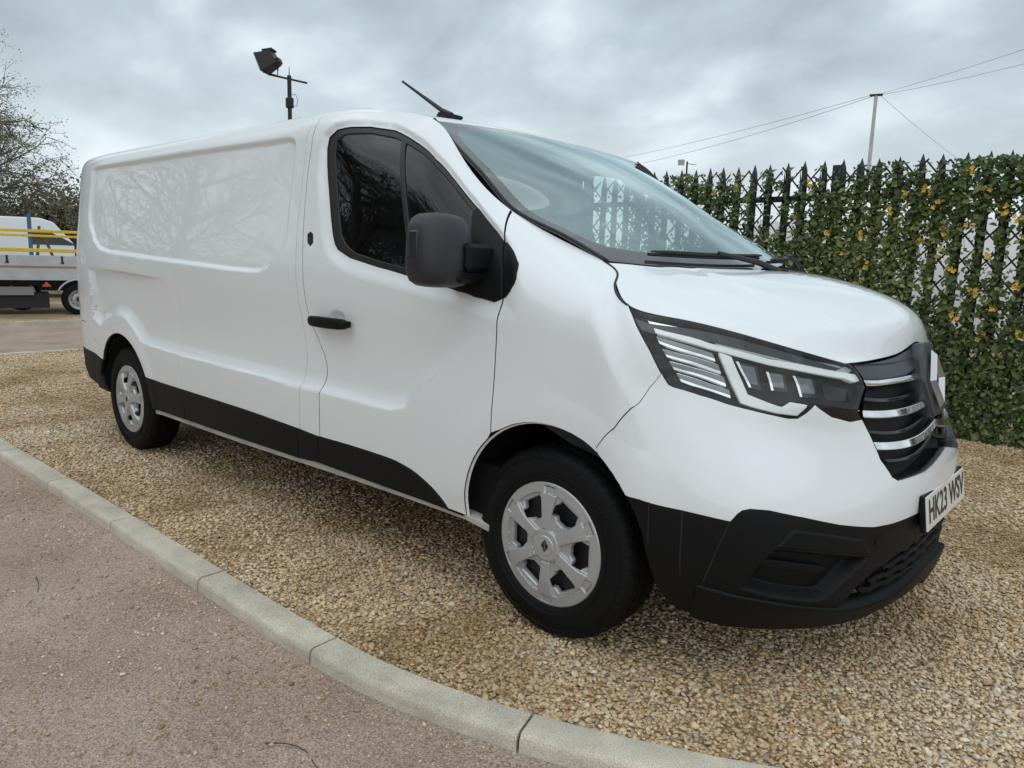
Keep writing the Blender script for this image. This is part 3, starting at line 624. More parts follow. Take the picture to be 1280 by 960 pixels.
for side in (False,True):
    k=dict(mirror=side)
    # quarter panel, bumper cover
    q=cat([[UE,VT]],[[UE,RJ[0,1]]],[[RJ[0,0]-.05,RJ[0,1]]],RJ,RA[iR+1:],ct(RA[-1,0]+.01,g1u[-1,0]),g1u[::-1])
    panel('quarter_panel',q,FS,pt,van,edge=M['rubber'],gap=.0023,refine=refd,free=topfree,**k)
    q=cat([[UE,RJ[0,1]-.005]],[[UE,RBT[0,1]]],RBT[:-1],RA[:iR],RJ[::-1])
    panel('rear_bumper',q,FS,pt,van,edge=M['rubber'],h=.025,**k)
    q=cat([[UE,RBT[0,1]]],RBT,RAB[1:],RBB[::-1],[[UE,RBB[0,1]+.04]])
    panel('rear_bumper_trim',q,surf_d(.004),pl,van,h=.03,**k)
    q=cat(g1u,ct(g1u[-1,0],g2u[-1,0]),g2u[::-1]);panel('side_panel',q,FS,pt,van,edge=M['rubber'],gap=.0023,refine=refd,free=topfree,**k)
    q=cat(g2u,ct(g2u[-1,0],dgu[-1,0]),dgu[::-1]);panel('pillar_panel',q,FS,pt,van,edge=M['rubber'],gap=.0023,refine=refd,free=topfree,**k)
    # front door
    q=cat(dgu,ct(dgu[-1,0],-.462),FA[0:iF],fgu[::-1])
    dr=panel('front_door',q,FS,pt,van,edge=M['rubber'],gap=.0042,refine=refd,free=topfree,holes=[WIN],**k)
        # fender between door, arch, bumper and lamp
    q=cat(fgu,FA[iF+1:iB],BG_[::-1],LA[-3:],[[LA[0,0],VT]])
    panel('fender',q,FS,pt,van,edge=M['rubber'],h=.02,free=topfree,gap=.0030,**k)
    # cladding strips
    g1c=Vn('g1c');g2c=Vn('g2c');dgc=Vn('dgc');fc=surf_d(.005)
    cb=lambda a,b:cut('clad_bot',a,b)
    panel('side_cladding',cat(RAF,cb(RAF[-1,0]+.01,g1c[1,0]),ct(RAF[0,0]+.01,g1c[0,0])[::-1]),fc,pl,van,h=.03,gap=.003,**k)
    panel('side_cladding',cat(cb(g1c[1,0],g2c[1,0]),ct(g1c[0,0],g2c[0,0])[::-1]),fc,pl,van,h=.03,gap=.004,**k)
    panel('side_cladding',cat(cb(g2c[1,0],dgc[1,0]),ct(g2c[0,0],dgc[0,0])[::-1]),fc,pl,van,h=.03,gap=.004,**k)
    panel('door_cladding',cat(cb(dgc[1,0],-.463),ct(dgc[0,0],-.463)[::-1]),fc,pl,dr,h=.025,gap=.003,**k)
    sb=lambda a,b:cut('sill_bot',a,b)
    panel('sill',cat(cb(RAF[-1,0]+.01,-.47),[[-.335,.350],[-.335,.322]],sb(RAF[-1,0]+.01,-.47)[::-1]),surf_d(-.006),M['sill'],van,h=.03,gap=0,depth=.05,**k)
    # window: seal ring, two panes, divider
    GL=Vn('glass');DV=Vn('divider');fw=surf_d(-.004)
    panel('window_seal',WIN,fw,M['rubber'],dr,h=.02,gap=.001,holes=[GL],depth=.012,rim=.003,**k)
    um=(DV[0,0]+DV[1,0])/2;ub=(DV[2,0]+DV[3,0])/2
    xd=lambda v:ub+(um-ub)*(v-DV[2,1])/(DV[0,1]-DV[2,1])
    left=GL[:,0]<xd(GL[:,1]);fg_=surf_d(-.010)
    i0=[i for i in range(len(GL)) if left[i] and not left[(i+1)%len(GL)]][0];i1=[i for i in range(len(GL)) if not left[i] and left[(i+1)%len(GL)]][0]
    ring=lambda a,b:GL[[(a+j)%len(GL) for j in range((b-a)%len(GL)+1)]]
    tv=GL[i0,1]-.003;bv=GL[(i1+1)%len(GL),1]+.003
    dvl=[[xd(tv),tv],[xd(bv),bv]]
    panel('window_glass',cat(ring((i1+1)%len(GL),i0),dvl),fg_,M['farglass' if side else 'sideglass'],dr,h=.04,gap=0,depth=0,**k)
    panel('quarter_glass',cat(ring((i0+1)%len(GL),i1),dvl[::-1]),fg_,M['farglass' if side else 'sideglass'],dr,h=.04,gap=0,depth=0,**k)
    panel('window_divider',[(xd(tv)-.011,tv),(xd(tv)+.011,tv),(xd(bv)+.011,bv),(xd(bv)-.011,bv)],surf_d(-.003),M['rubber'],dr,h=.03,gap=0,**k)
    # mirror foot: door part and fender part
    panel('mirror_base',Vn('mirror_base'),surf_d(.012),M['plastic'],dr,h=.015,gap=.001,depth=.02,rim=.006,**k)
    panel('mirror_base',Vn('fender_tri'),surf_d(.010),M['plastic'],van,h=.015,gap=.001,depth=.02,rim=.006,**k)
    panel('door_lock',Vn('lock'),surf_d(.003),M['gloss'],dr,h=.012,gap=0,depth=.006,rim=.003,**k)
# body shell behind the gaps (dark), with window and arch openings
us=np.linspace(-4.5,.45,150);vv=np.linspace(.30,1.98,60);A,B=np.meshgrid(us,vv,indexing='ij')
F0=surf_d(-.060,False);X,_=F0(A.ravel(),B.ravel());idx=np.arange(A.size).reshape(A.shape);ff=[]
cu=np.c_[((A[:-1,:-1]+A[1:,1:])/2).ravel(),((B[:-1,:-1]+B[1:,1:])/2).ravel()]
P3=W(cu[:,0],cu[:,1]);bad=inpoly(cu,WIN)|(np.hypot(P3[:,0],P3[:,2]-.338)<.47)|(np.hypot(P3[:,0]+3.498,P3[:,2]-.338)<.46)|((cu[:,0]>-.3)&(cu[:,1]>1.5))
mb=MB();q=[(idx[i,j],idx[i+1,j],idx[i+1,j+1],idx[i,j+1]) for i in range(len(us)-1) for j in range(len(vv)-1) if not bad[i*(len(vv)-1)+j]]
mb.add(X,q);mb.add(X*np.array([1,-1,1]),[f[::-1] for f in q]);mb.obj('body_shell',M['dark'],van,smooth=True)
# nose --------------------------------------------------------------
i_=11
GR=Vn('grille');gl=GR[:4];gb=GR[9:]
uc=UC
GRH=cat(GR[:3],[[uc,1.90],[uc,1.165]],GR[9:])
LF=Vn('lamp_foot')
low=LA[12:22]   # lower edge of the lamp, from its foot to its rear bottom
wb=WE.copy()
bump=cat(WE,[[uc,WE[-1,1]]],[[uc,1.165]],[[1.3424,1.0734]],GR[10:14],LF[3:6],LA[13:22],BG_,FA[iB+1:-1])
panel('front_bumper',bump,FS,pt,van,edge=M['rubber'],gap=.002,h=.02,free=noseam,both=True,refine=None)
FAB=Vn('front_arch_black');LT=Vn('lip_top');LB=Vn('lip_bot');LG=Vn('low_grille');lipb=LB.copy();lipb[:,1]=np.maximum(lipb[:,1],.272)
lgu=LG[:,0]
lip_c=.345
blk=cat(FAB[1:],lipb[1:3],LT[:5],LG[:1]+[[.0,-.012]],LG[1:5],[[uc,.655]],[[uc,WE[-1,1]]],WE[::-1])
panel('bumper_lower',blk,surf_d(-.001),pl,van,h=.016,gap=.001,free=noseam,both=True,refine=refd)
lip=cat(LT,[[uc,.46]],[[uc,.30]],lipb[2:][::-1])
def lipoff(off):
    F1=surf_d(off,False)
    return F1
panel('bumper_lip',lip,surf_d(.010,False),pl,van,h=.02,gap=0,free=noseam,both=True,depth=.05,rim=.006)
# lower grille: dark well and wavy slats
wl=cat(LG[:5],[[uc,.655]],[[uc,.46]],LG[5:])
lgw=panel('lower_grille',[(1.0,.36),(uc,.42),(uc,.68),(1.0,.60)],surf_d(-.05,False),M['dark'],van,h=.04,gap=0,free=noseam,both=True,depth=0)
for j,(v0,v1,u0) in enumerate(((.46,.40,1.10),(.525,.455,1.14),(.585,.515,1.19),(.635,.575,1.26))):
    us=np.arange(u0,uc+.001,.006);c=np.linspace(v1-.02,v0,len(us))*0+np.interp(us,[u0,uc],[v1,v0])
    tri=np.abs(((us/.085)%1)-.5)*2;w=.011*SM((tri-.25)/.3)
    q=cat(np.c_[us,c+w+.010],np.c_[us,c+w-.008][::-1]);panel('grille_slat',q,surf_d(-.014,False),pl,lgw,h=.02,gap=0,free=noseam,both=True,depth=.02)
FSN=Vn('fog_slat')
for sg in (False,True): panel('fog_slat',FSN,surf_d(-.024,False),pl,van,h=.02,gap=0,depth=.03,mirror=sg,rim=.004)
for kk in ('seam1','seam2','seam3'):
    s=Vn(kk);e=np.array([.0022,0])
    for sg in (False,True): panel('bumper_seam',[s[0]-e,s[0]+e,s[1]+e,s[1]-e],surf_d(.0006),M['dark'],van,h=.05,gap=0,depth=0,mirror=sg)
tw=Vn('tow')[0];an=np.linspace(0,2*np.pi,25)[:-1]
panel('tow_cover',[(tw[0]+.030*math.cos(a),tw[1]+.034*math.sin(a)) for a in an],surf_d(.0025),pl,van,h=.02,gap=0,depth=.004)
# grille
gr=panel('grille',GRH,surf_d(-.065,False),M['dark'],van,h=.04,gap=0,free=noseam,both=True,depth=0)
def ring_(P,w):
    Q=densify(P,.03)
    if area(Q)<0: Q=Q[::-1]
    return inset(Q,w,noseam)
# surround: black walls from the opening inwards
Q=densify(GRH,.02);Q=Q if area(Q)>0 else Q[::-1]
def wall(name,Q,d0,d1,material,parent,skip=None,flat=0):
    Fa=surf_d(d0);Fb=surf_d(d1);a,_=Fa(Q[:,0],Q[:,1]);b,_=Fb(Q[:,0],Q[:,1]);k=len(Q);mb=MB()
    f=[(i,(i+1)%k,k+(i+1)%k,k+i) for i in range(k) if not(skip is not None and skip(Q[i:i+1])[0] and skip(Q[(i+1)%k:(i+1)%k+1])[0])]
    X=np.concatenate([a,b]);mb.add(X,f);mb.add(X*np.array([1,-1,1]),[q[::-1] for q in f]);return mb.obj(name,material,parent,smooth=True)
wall('grille_surround',Q,.001,-.066,M['gloss'],gr,noseam)
GT=Vn('gtop')
panel('grille_cap',cat([[GT[0,0]+.005,VT]],[[1.30,VT-.004],[1.42,VT-.05],[uc,1.985]],[[uc,1.875],[1.42,1.83]],[[1.27,1.845],GT[-1]]),surf_d(-.004,False),M['greytrim'],gr,h=.02,gap=.001,free=noseam,both=True,depth=.03,rim=.004)
def strip(k,w,off,material,name,end=None,parent=gr,depth=.02):
    P=Vn(k);P=P[P[:,0]<uc-.02];vE=end if end else P[-1,1]
    P=cat(P,[[uc,vE]]);u=np.linspace(P[0,0],uc,16);c_=np.polyfit(P[:,0]-uc,P[:,1],2,w=np.r_[np.ones(len(P)-1),3]);v=np.polyval(c_,u-uc)
    return panel(name,cat(np.c_[u,v-w],np.c_[u,v+w][::-1]),surf_d(off,False),material,parent,h=.02,gap=0,free=noseam,both=True,depth=depth,rim=.003)
strip('bar1',.024,-.010,M['chrome'],'grille_bar',1.79);strip('bar2',.024,-.010,M['chrome'],'grille_bar',1.58);strip('bar3',.022,-.010,M['chrome'],'grille_bar',1.36)
strip('slat1',.006,-.03,M['gloss'],'grille_slat',1.69);strip('slat2',.006,-.03,M['gloss'],'grille_slat',1.475);strip('slat3',.006,-.03,M['gloss'],'grille_slat',1.275)
# badge: black plinth and diamond ring
b0=Vector((.892,0,.932));tilt=R(-14)
bd=MB();BH,BW=.100,.072
def dia(s,y): return [(y,0,BH*s),(y,BW*s,0),(y,0,-BH*s),(y,-BW*s,0)]
def xf(v): return (Matrix.Translation(b0)@Euler((0,tilt,0)).to_matrix().to_4x4()@Vector(v))[:]
pb=MB();pb.add([xf((x,a,c)) for x in (-.10,.026) for a,c in [(-.088,.09),(-.046,.128),(.046,.128),(.088,.09),(.10,0),(.045,-.125),(-.045,-.125),(-.10,0)]],[tuple(range(8)),tuple(range(15,7,-1))]+[(i,8+i,8+(i+1)%8,(i+1)%8) for i in range(8)])
bo=pb.obj('badge_plinth',M['greytrim'],gr,fix=True)
bm_=bmesh.new();bm_.from_mesh(bo.data);bmesh.ops.bevel(bm_,geom=bm_.edges[:]+bm_.verts[:],offset=.012,segments=2,affect='EDGES',profile=.6);bm_.to_mesh(bo.data);bm_.free()
bg_=MB()
for s_ in (-1,1): # two interlocking bent blades make the diamond
    o_=[(0,BH,0),(s_*BW,0,0),(0,-BH,0)];i__=[(0,BH*.60,0),(s_*BW*.56,0,0),(0,-BH*.60,0)];md=[(0,BH*.80,.016),(s_*BW*.78,0,.016),(0,-BH*.80,.016)]
    V_=[xf((.034+h_,y_,z_)) for (y_,z_,h_) in o_]+[xf((.034+h_,y_,z_)) for (y_,z_,h_) in md]+[xf((.034+h_,y_,z_)) for (y_,z_,h_) in i__]
    bg_.add(V_,[(0,1,4,3),(1,2,5,4),(3,4,7,6),(4,5,8,7)])
bg_.obj('diamond_badge',mat('satin_chrome',(.46,.47,.48),.16,metal=1),gr,fix=True)
# headlights ---------------------------------------------------------
lf=Vn('lamp_foot')
for side in (False,True):
    k=dict(mirror=side)
    hl=panel('headlight',LA,surf_d(-.038,False),M['dark'],van,h=.03,gap=.0,depth=0,**k)
    Q=densify(LA,.02);Q=Q if area(Q)>0 else Q[::-1]
    a,_=surf_d(-.001,False)(Q[:,0],Q[:,1]);b,_=surf_d(-.039,False)(Q[:,0],Q[:,1]);kk=len(Q);mb=MB();X=np.concatenate([a,b])
    if side: X=X*np.array([1,-1,1])
    mb.add(X,[(i,(i+1)%kk,kk+(i+1)%kk,kk+i) for i in range(kk)]);mb.obj('lamp_surround',M['dark'],hl,smooth=True)
    panel('lamp_lens',LA,surf_d(.000,False),M['lens'],hl,h=.025,gap=.003,depth=.004,**k)
    # upper grey bezel along the bonnet edge
    panel('lamp_bezel',cat([[.345,2.0],[.70,1.995],[1.0,1.985],[1.13,1.975],[1.10,1.935],[.93,1.925],[.70,1.935],[.48,1.952],[.37,1.955]]),surf_d(-.014,False),M['lampgrey'],hl,h=.03,gap=0,depth=.02,**k)
    for nm,mt,nn,off in (('h_blk','chrome','lamp_blade',-.028),('h_line','drl','light_guide',-.012),('h_bar','guide','light_guide',-.016),('h_b2','chrome','lamp_blade',-.030),('h_b3','chrome','lamp_blade',-.030),('h_b4','chrome','lamp_blade',-.030),('h_b5','chrome','lamp_blade',-.030),('h_cee','drl','light_guide',-.014),('h_m1','lensdeep','lamp_module',-.034),('h_m2','lensdeep','lamp_module',-.034),('h_m3','lensdeep','lamp_module',-.034),('h_m4','lampgrey','lamp_module',-.034)):
        if nn=='lamp_blade':
            q=Vn(nm);c=q
            # blade: chrome, with a flat grey strip laid over the upper part
            panel(nn,q,surf_d(off,False),M[mt],hl,h=.02,gap=0,depth=.015,rim=.003,**k)
            if nm!='h_blk':
                ml,mr=q[0]*.42+q[3]*.58,q[1]*.42+q[2]*.58
                panel('blade_face',[q[0],q[1],mr,ml],surf_d(off+.003,False),M['blade'],hl,h=.02,gap=0,depth=.004,rim=.001,**k)
        elif nn=='lamp_module':
            q=Vn(nm);c=q.mean(0);panel(nn,q,surf_d(off,False),M['gloss'],hl,h=.02,gap=0,depth=.012,rim=.003,**k)
            if nm!='h_m4':
                panel('module_lens',c+(q-c)*np.array([.72,.70])+np.array([-.004,.008]),surf_d(off+.004,False),M['lensdeep'],hl,h=.02,gap=0,depth=.005,rim=.003,**k)
                panel('module_rib',np.array([q[0],q[0]+(.008,0),q[3]+(.008,0),q[3]]),surf_d(off+.006,False),M['chrome'],hl,h=.02,gap=0,depth=.006,rim=.001,**k)
        else: panel(nn,Vn(nm),surf_d(off,False),M[mt],hl,h=.02,gap=0,depth=.015,rim=.003,**k)
    panel('lamp_foot',LF,surf_d(-.003,False),M['gloss'],hl,h=.02,gap=0,depth=.01,**k)
# bonnet ---------------------------------------------------------------
def bdz(S,Tt): return .007*SM((.54-S)/.05)*(1-SM((Tt-.45)/.4))*SM((Tt+.05)/.2)-.004*SM((S-.60)/.1)*SM((.9-S)/.2)*(1-SM((Tt-.5)/.4))
FB=par(Bn,.85,.75,0,bdz)
bon=panel('bonnet',[(0,0.004),(.85*.995,.004),(.85*.995,.746),(0,.746)],FB,pt,van,edge=M['rubber'],h=.022,gap=.003,free=lambda X:X[:,0]<.002,both=True,refine=None,depth=.02)
# windscreen -----------------------------------------------------------
FW=lambda off:par(Sc,.75,1.15,off)
fi=np.array([(0,.088),(.30,.086),(.60,.092),(.665,.108),(.692,.16),(.700,.35),(.702,.65),(.698,.90),(.686,.985),(.650,1.040),(.56,1.058),(.3,1.068),(0,1.072)])
OUTL=[(0,.01),(.746,.01),(.746,.3),(.746,.7),(.746,1.09),(.738,1.118),(0,1.122)]
cf=lambda X:X[:,0]<.002
ws=panel('windscreen',fi,FW(0),M['glass'],van,h=.03,gap=0,depth=0,free=cf,both=True)
ringp=cat(OUTL,fi[::-1])
panel('windscreen_border',ringp,FW(.0005),mat('screen_frit',(.045,.048,.053),.07,coat=1),ws,h=.025,gap=0,depth=.004,free=cf,both=True)
panel('roof_lip',[(-.742,1.118),(.742,1.118),(.742,1.152),(-.742,1.152)],par(lambda u,v:Sc(np.abs(u),v)*np.stack([np.ones_like(u),np.where(u<0,-1.,1.),np.ones_like(u)],-1),.75,1.15,.003),pt,van,h=.03,gap=0,depth=.006)
tt=np.linspace(0.0,.985,40)
for sg in (-1,1):
    se=MB();P=Sc(np.full(40,.988),tt)+np.array([0,0,.003]);P[:,1]*=-sg;se.tube(P,.0065,6);se.obj('windscreen_seal',M['rubber'],van,smooth=True)
for sg in (-1,1):
    bs_=MB();u_=np.linspace(.036,.322,26);P=W(u_,np.full(26,VT));P[:,1]*=-sg;P[:,2]+=.0005;P[:,1]-=np.sign(P[:,1])*.001;bs_.tube(P,.0042,6);bs_.obj('bonnet_gap_strip',M['rubber'],van,smooth=True)  # black strip added to draw the dark line of the bonnet gap
# scuttle and wipers
sc_=MB();S_=np.linspace(-1,1,25);ra=[]
def bsS(S):return Bn(np.abs(S),np.zeros_like(S))*np.c_[np.ones(len(S)),np.sign(S)*-1 if False else np.where(S<0,-1,1),np.ones(len(S))]
a=bsS(S_)+np.array([0.03,0,-.035]);b=Sc(np.abs(S_),np.full(25,.06))*np.c_[np.ones(25),np.where(S_<0,-1,1),np.ones(25)]+np.array([0,0,-.03])
sc_.add(np.concatenate([a,b]),[(i,i+1,26+i,25+i) for i in range(24)]);sc_.obj('scuttle_panel',M['plastic'],van,fix=True)
for (s0,t0,s1,t1,piv) in ((.80,.045,.06,.075,(.02,.03)),(.02,.055,-.72,.075,(-.78,.03))):
    wp=MB();ss=np.linspace(s0,s1,12);tq=np.linspace(t0,t1,12)
    P=np.array([Sc(abs(s),t)*np.array([1,1 if s>=0 else -1,1])+np.array([.012,0,.014]) for s,t in zip(ss,tq)])
    wp.tube(P,.0065,6);wp.tube(P+np.array([.012,0,.010]),np.r_[.003,np.full(10,.007),.003],6)
    pv=Sc(abs(piv[0]),piv[1])*np.array([1,1 if piv[0]>=0 else -1,1])+np.array([.05,0,-.01]);mid=P[5]+np.array([.02,0,.016])
    wo=wp.obj('wiper',M['rubber'],van,smooth=True)
    wa=MB();wa.tube([pv,pv*.6+mid*.4+np.array([0,0,.012]),mid],[.015,.011,.007],8);wa.tube([pv-np.array([0,0,.03]),pv+np.array([0,0,.02])],.018,10);wa.obj('wiper_arm',M['rubber'],wo,smooth=True,sharp=40)
# roof ------------------------------------------------------------------
def Rs(u,v):
    sg=np.where(np.asarray(u)<0,-1.,1.);q=Rf(np.abs(u),v);q[...,1]*=sg;return q
FR=par(lambda u,v:Rs(u,v),.72,3.66)
rf=panel('roof',[(-.72,-.004),(.72,-.004),(.72,3.655),(-.72,3.655)],FR,pt,van,h=.045,gap=0,depth=0)
ae=MB();q0=np.array([-1.30,-.15,1.985])
ae.tube([q0+(-.02,0,.012),q0+(-.09,0,.045),q0+(-.24,0,.132),q0+(-.395,0,.222)],[.017,.012,.0085,.006],8);ae.obj('aerial',M['rubber'],van,smooth=True,sharp=50)
an_=MB();V=[];
for t_,w_,h_ in ((.06,.004,.0),(.02,.020,.012),(-.05,.030,.030),(-.10,.026,.036),(-.125,.018,.012)):
    V+= [q0+(t_,-w_,-.012),q0+(t_,-w_*.55,h_),q0+(t_,w_*.55,h_),q0+(t_,w_,-.012)]
f=[]
for i in range(4):
    for j in range(3): f.append((i*4+j,i*4+j+1,i*4+j+5,i*4+j+4))
f+=[(0,1,2,3),(19,18,17,16)];an_.add(V,f);an_.obj('aerial_foot',M['plastic'],van,fix=True)
# rear face (simple doors) and underside
rp=MB();v=np.linspace(.35,VT,24);E=W(np.full(24,UE),v);k=24
rp.add(np.concatenate([E,E*np.array([1,-1,1])]),[(i,i+1,k+i+1,k+i) for i in range(k-1)]);rp.obj('rear_door',pt,van,fix=True)
ub=MB();ub.box((-1.75,0,.42),(3.0-.12,1.66,.22));ub.box((-4.0,0,.50),(.8,1.3,.3));ub.box((.45,0,.42),(.75,1.05,.34));ub.box((-1.75,0,.33),(5.0,.9,.06));ub.box((-3.5,0,.62),(1.0,1.26,.3));ub.box((0,0,.62),(1.0,1.2,.4))
ub.obj('underbody',M['dark'],van)
# wheel arch liners
for x0,r0 in ((0,.455),(-3.498,.44)):
    for sg in (-1,1):
        li=MB();an=np.linspace(R(-2),R(182),30);P=[]
        for yy in (.895,.60): P+= [(x0+r0*math.cos(a),sg*yy,.338+r0*math.sin(a)) for a in an]
        li.add(P,[(i,i+1,30+i+1,30+i) for i in range(29)]);P2=P[30:]+[(x0,sg*.60,.338)]
        li.add(P2,[(i,i+1,30) for i in range(29)]);li.obj('arch_liner',M['dark'],van,fix=True)
# white inner flange of the front arch
for sg in (-1,1):
    mb=MB();a,n=FS(FA[:,0],FA[:,1]);b=a.copy();b[:,1]+=.014;c=b.copy()
    cx=np.array([0,0,.338]);d=(c-cx);d[:,1]=0;d/=np.linalg.norm(d,axis=1,keepdims=True);c=b-d*.005
    X=np.concatenate([a-n*.004,b,c]);k=len(FA)
    X=X*np.array([1,1 if sg<0 else -1,1]);mb.add(X,[(i,i+1,k+i+1,k+i) for i in range(k-1)]+[(k+i,k+i+1,2*k+i+1,2*k+i) for i in range(k-1)]);mb.obj('arch_flange',pt,van,smooth=True)
# door handle ------------------------------------------------------------
for sg,dr_ in zip((-1,1),[o for o in van.children if o.name.startswith('front_door')]):
    hp=Vn('handle');a=W(*hp[[0]].T)[0];b=W(*hp[[2]].T)[0];c=(a+b)/2;c[1]-=.030;c[2]=(W(*hp[[0]].T)[0][2]+W(*hp[[5]].T)[0][2])/2
    mb=MB();ln=abs(b[0]-a[0])*.98;n=14
    for i in range(n+1):
        t=-1+2*i/n;e=(1-abs(t)**5)**.5*.35+.65 if abs(t)<1 else .6
        x=c[0]+t*ln/2;y=c[1]+.012*abs(t)**2.5;hh=.0225*e;dd=.014*e
        mb.add([(x,y+dd,c[2]-hh),(x,y-dd*.6,c[2]-hh),(x,y-dd,c[2]-hh*.5),(x,y-dd,c[2]+hh*.5),(x,y-dd*.6,c[2]+hh),(x,y+dd,c[2]+hh)],[])
    mb.f=[(i*6+j,i*6+(j+1)%6,(i+1)*6+(j+1)%6,(i+1)*6+j) for i in range(n) for j in range(6)]+[tuple(range(6)),tuple(range(n*6,n*6+6))];mb.m=[0]*len(mb.f)
    for x in (c[0]-ln*.44,c[0]+ln*.44): mb.box((x,c[1]+.022,c[2]),(.022,.034,.026))
    if sg>0:
        for q in mb.v: q[:,1]*=-1
    mb.obj('door_handle',M['plastic'],dr_,smooth=True,sharp=50,fix=True)
# mirrors -----------------------------------------------------------------
def mirror(sg):
    c=np.array([-.405,-1.062,1.321]);bm=bmesh.new()
    bmesh.ops.create_cube(bm,size=1);bmesh.ops.subdivide_edges(bm,edges=bm.edges[:],cuts=5,use_grid_fill=True)
    for v in bm.verts:
        p=np.array(v.co)*2;m=np.abs(p);L_=(m**4.2).sum()**(1/4.2);q=p/L_
        # q: x forward (shell), y outward(-), z up
        x,y,z=q
        x2=x*.062 if x<0 else x*.100*(1-.25*y*y)*(1-.18*max(z,0)**2)
        zz=z*.125+ (.0 if z<0 else -.018*max(y,0)**2) 
        yy=y*.116*(1-.05*z)
        if y<0: yy*=1.0
        v.co=(c[0]+x2+.05*(-abs(yy)*.6 if y<0 else .25*yy),c[1]+yy,c[2]+zz)
    me=bpy.data.meshes.new('mirror_housing');bm.to_mesh(me);bm.free()
    me.materials.append(M['plastic_soft']);me.polygons.foreach_set('use_smooth',[True]*len(me.polygons))
    if sg>0:
        for v in me.vertices: v.co.y*=-1
        me.flip_normals()
    o=link(bpy.data.objects.new('door_mirror',me),van)
    s=-sg
    ar=MB();ar.box((-.325,-.975*s,1.300),(.085,.13,.095),bev=.014);ar.box((-.350,-.99*s,1.238),(.10,.15,.05),bev=.014);ar.obj('mirror_arm',M['plastic'],o)
    gl=MB();gl.box((-.452,-1.066*s,1.322),(.012,.17,.19),bev=.004);gl.obj('mirror_glass',M['gloss'],o)
    ind=MB();ind.box((-.405,-1.172*s,1.335),(.045,.014,.10),bev=.006);ind.obj('indicator_lens',M['lampgrey'],o)
mirror(-1);mirror(1)
# number plate ------------------------------------------------------------
px0=.993;ptl=R(-8)
pm=Matrix.Translation((px0+.007,0,.54))@Euler((0,ptl,0)).to_matrix().to_4x4()
pp=MB();pp.box((0,0,0),(.006,.52,.111),bev=.0015);po=pp.obj('number_plate',M['plate'],van);po.matrix_local=pm
bk=MB();bk.box((-.012,0,0),(.018,.53,.118),bev=.003);bk.obj('plate_holder',M['plastic'],po)
tcv=bpy.data.curves.new('plate_lettering','FONT');tcv.body='HK23 WSV';tcv.size=.108;tcv.align_x='CENTER';tcv.align_y='CENTER';tcv.extrude=.0006;tcv.offset=.0015
to_=bpy.data.objects.new('tmp',tcv);COL.objects.link(to_);dgp=bpy.context.evaluated_depsgraph_get();me=bpy.data.meshes.new_from_object(to_.evaluated_get(dgp));bpy.data.objects.remove(to_)
xs=np.array([v.co[0] for v in me.vertices]);wd_=xs.max()-xs.min()
for v in me.vertices: v.co.x*=.485/wd_;v.co.y*=1.0
me.materials.clear();me.materials.append(M['ink']);lo=link(bpy.data.objects.new('plate_lettering',me),po)
lo.rotation_euler=(R(90),0,R(90));lo.location=(.0037,0,0)
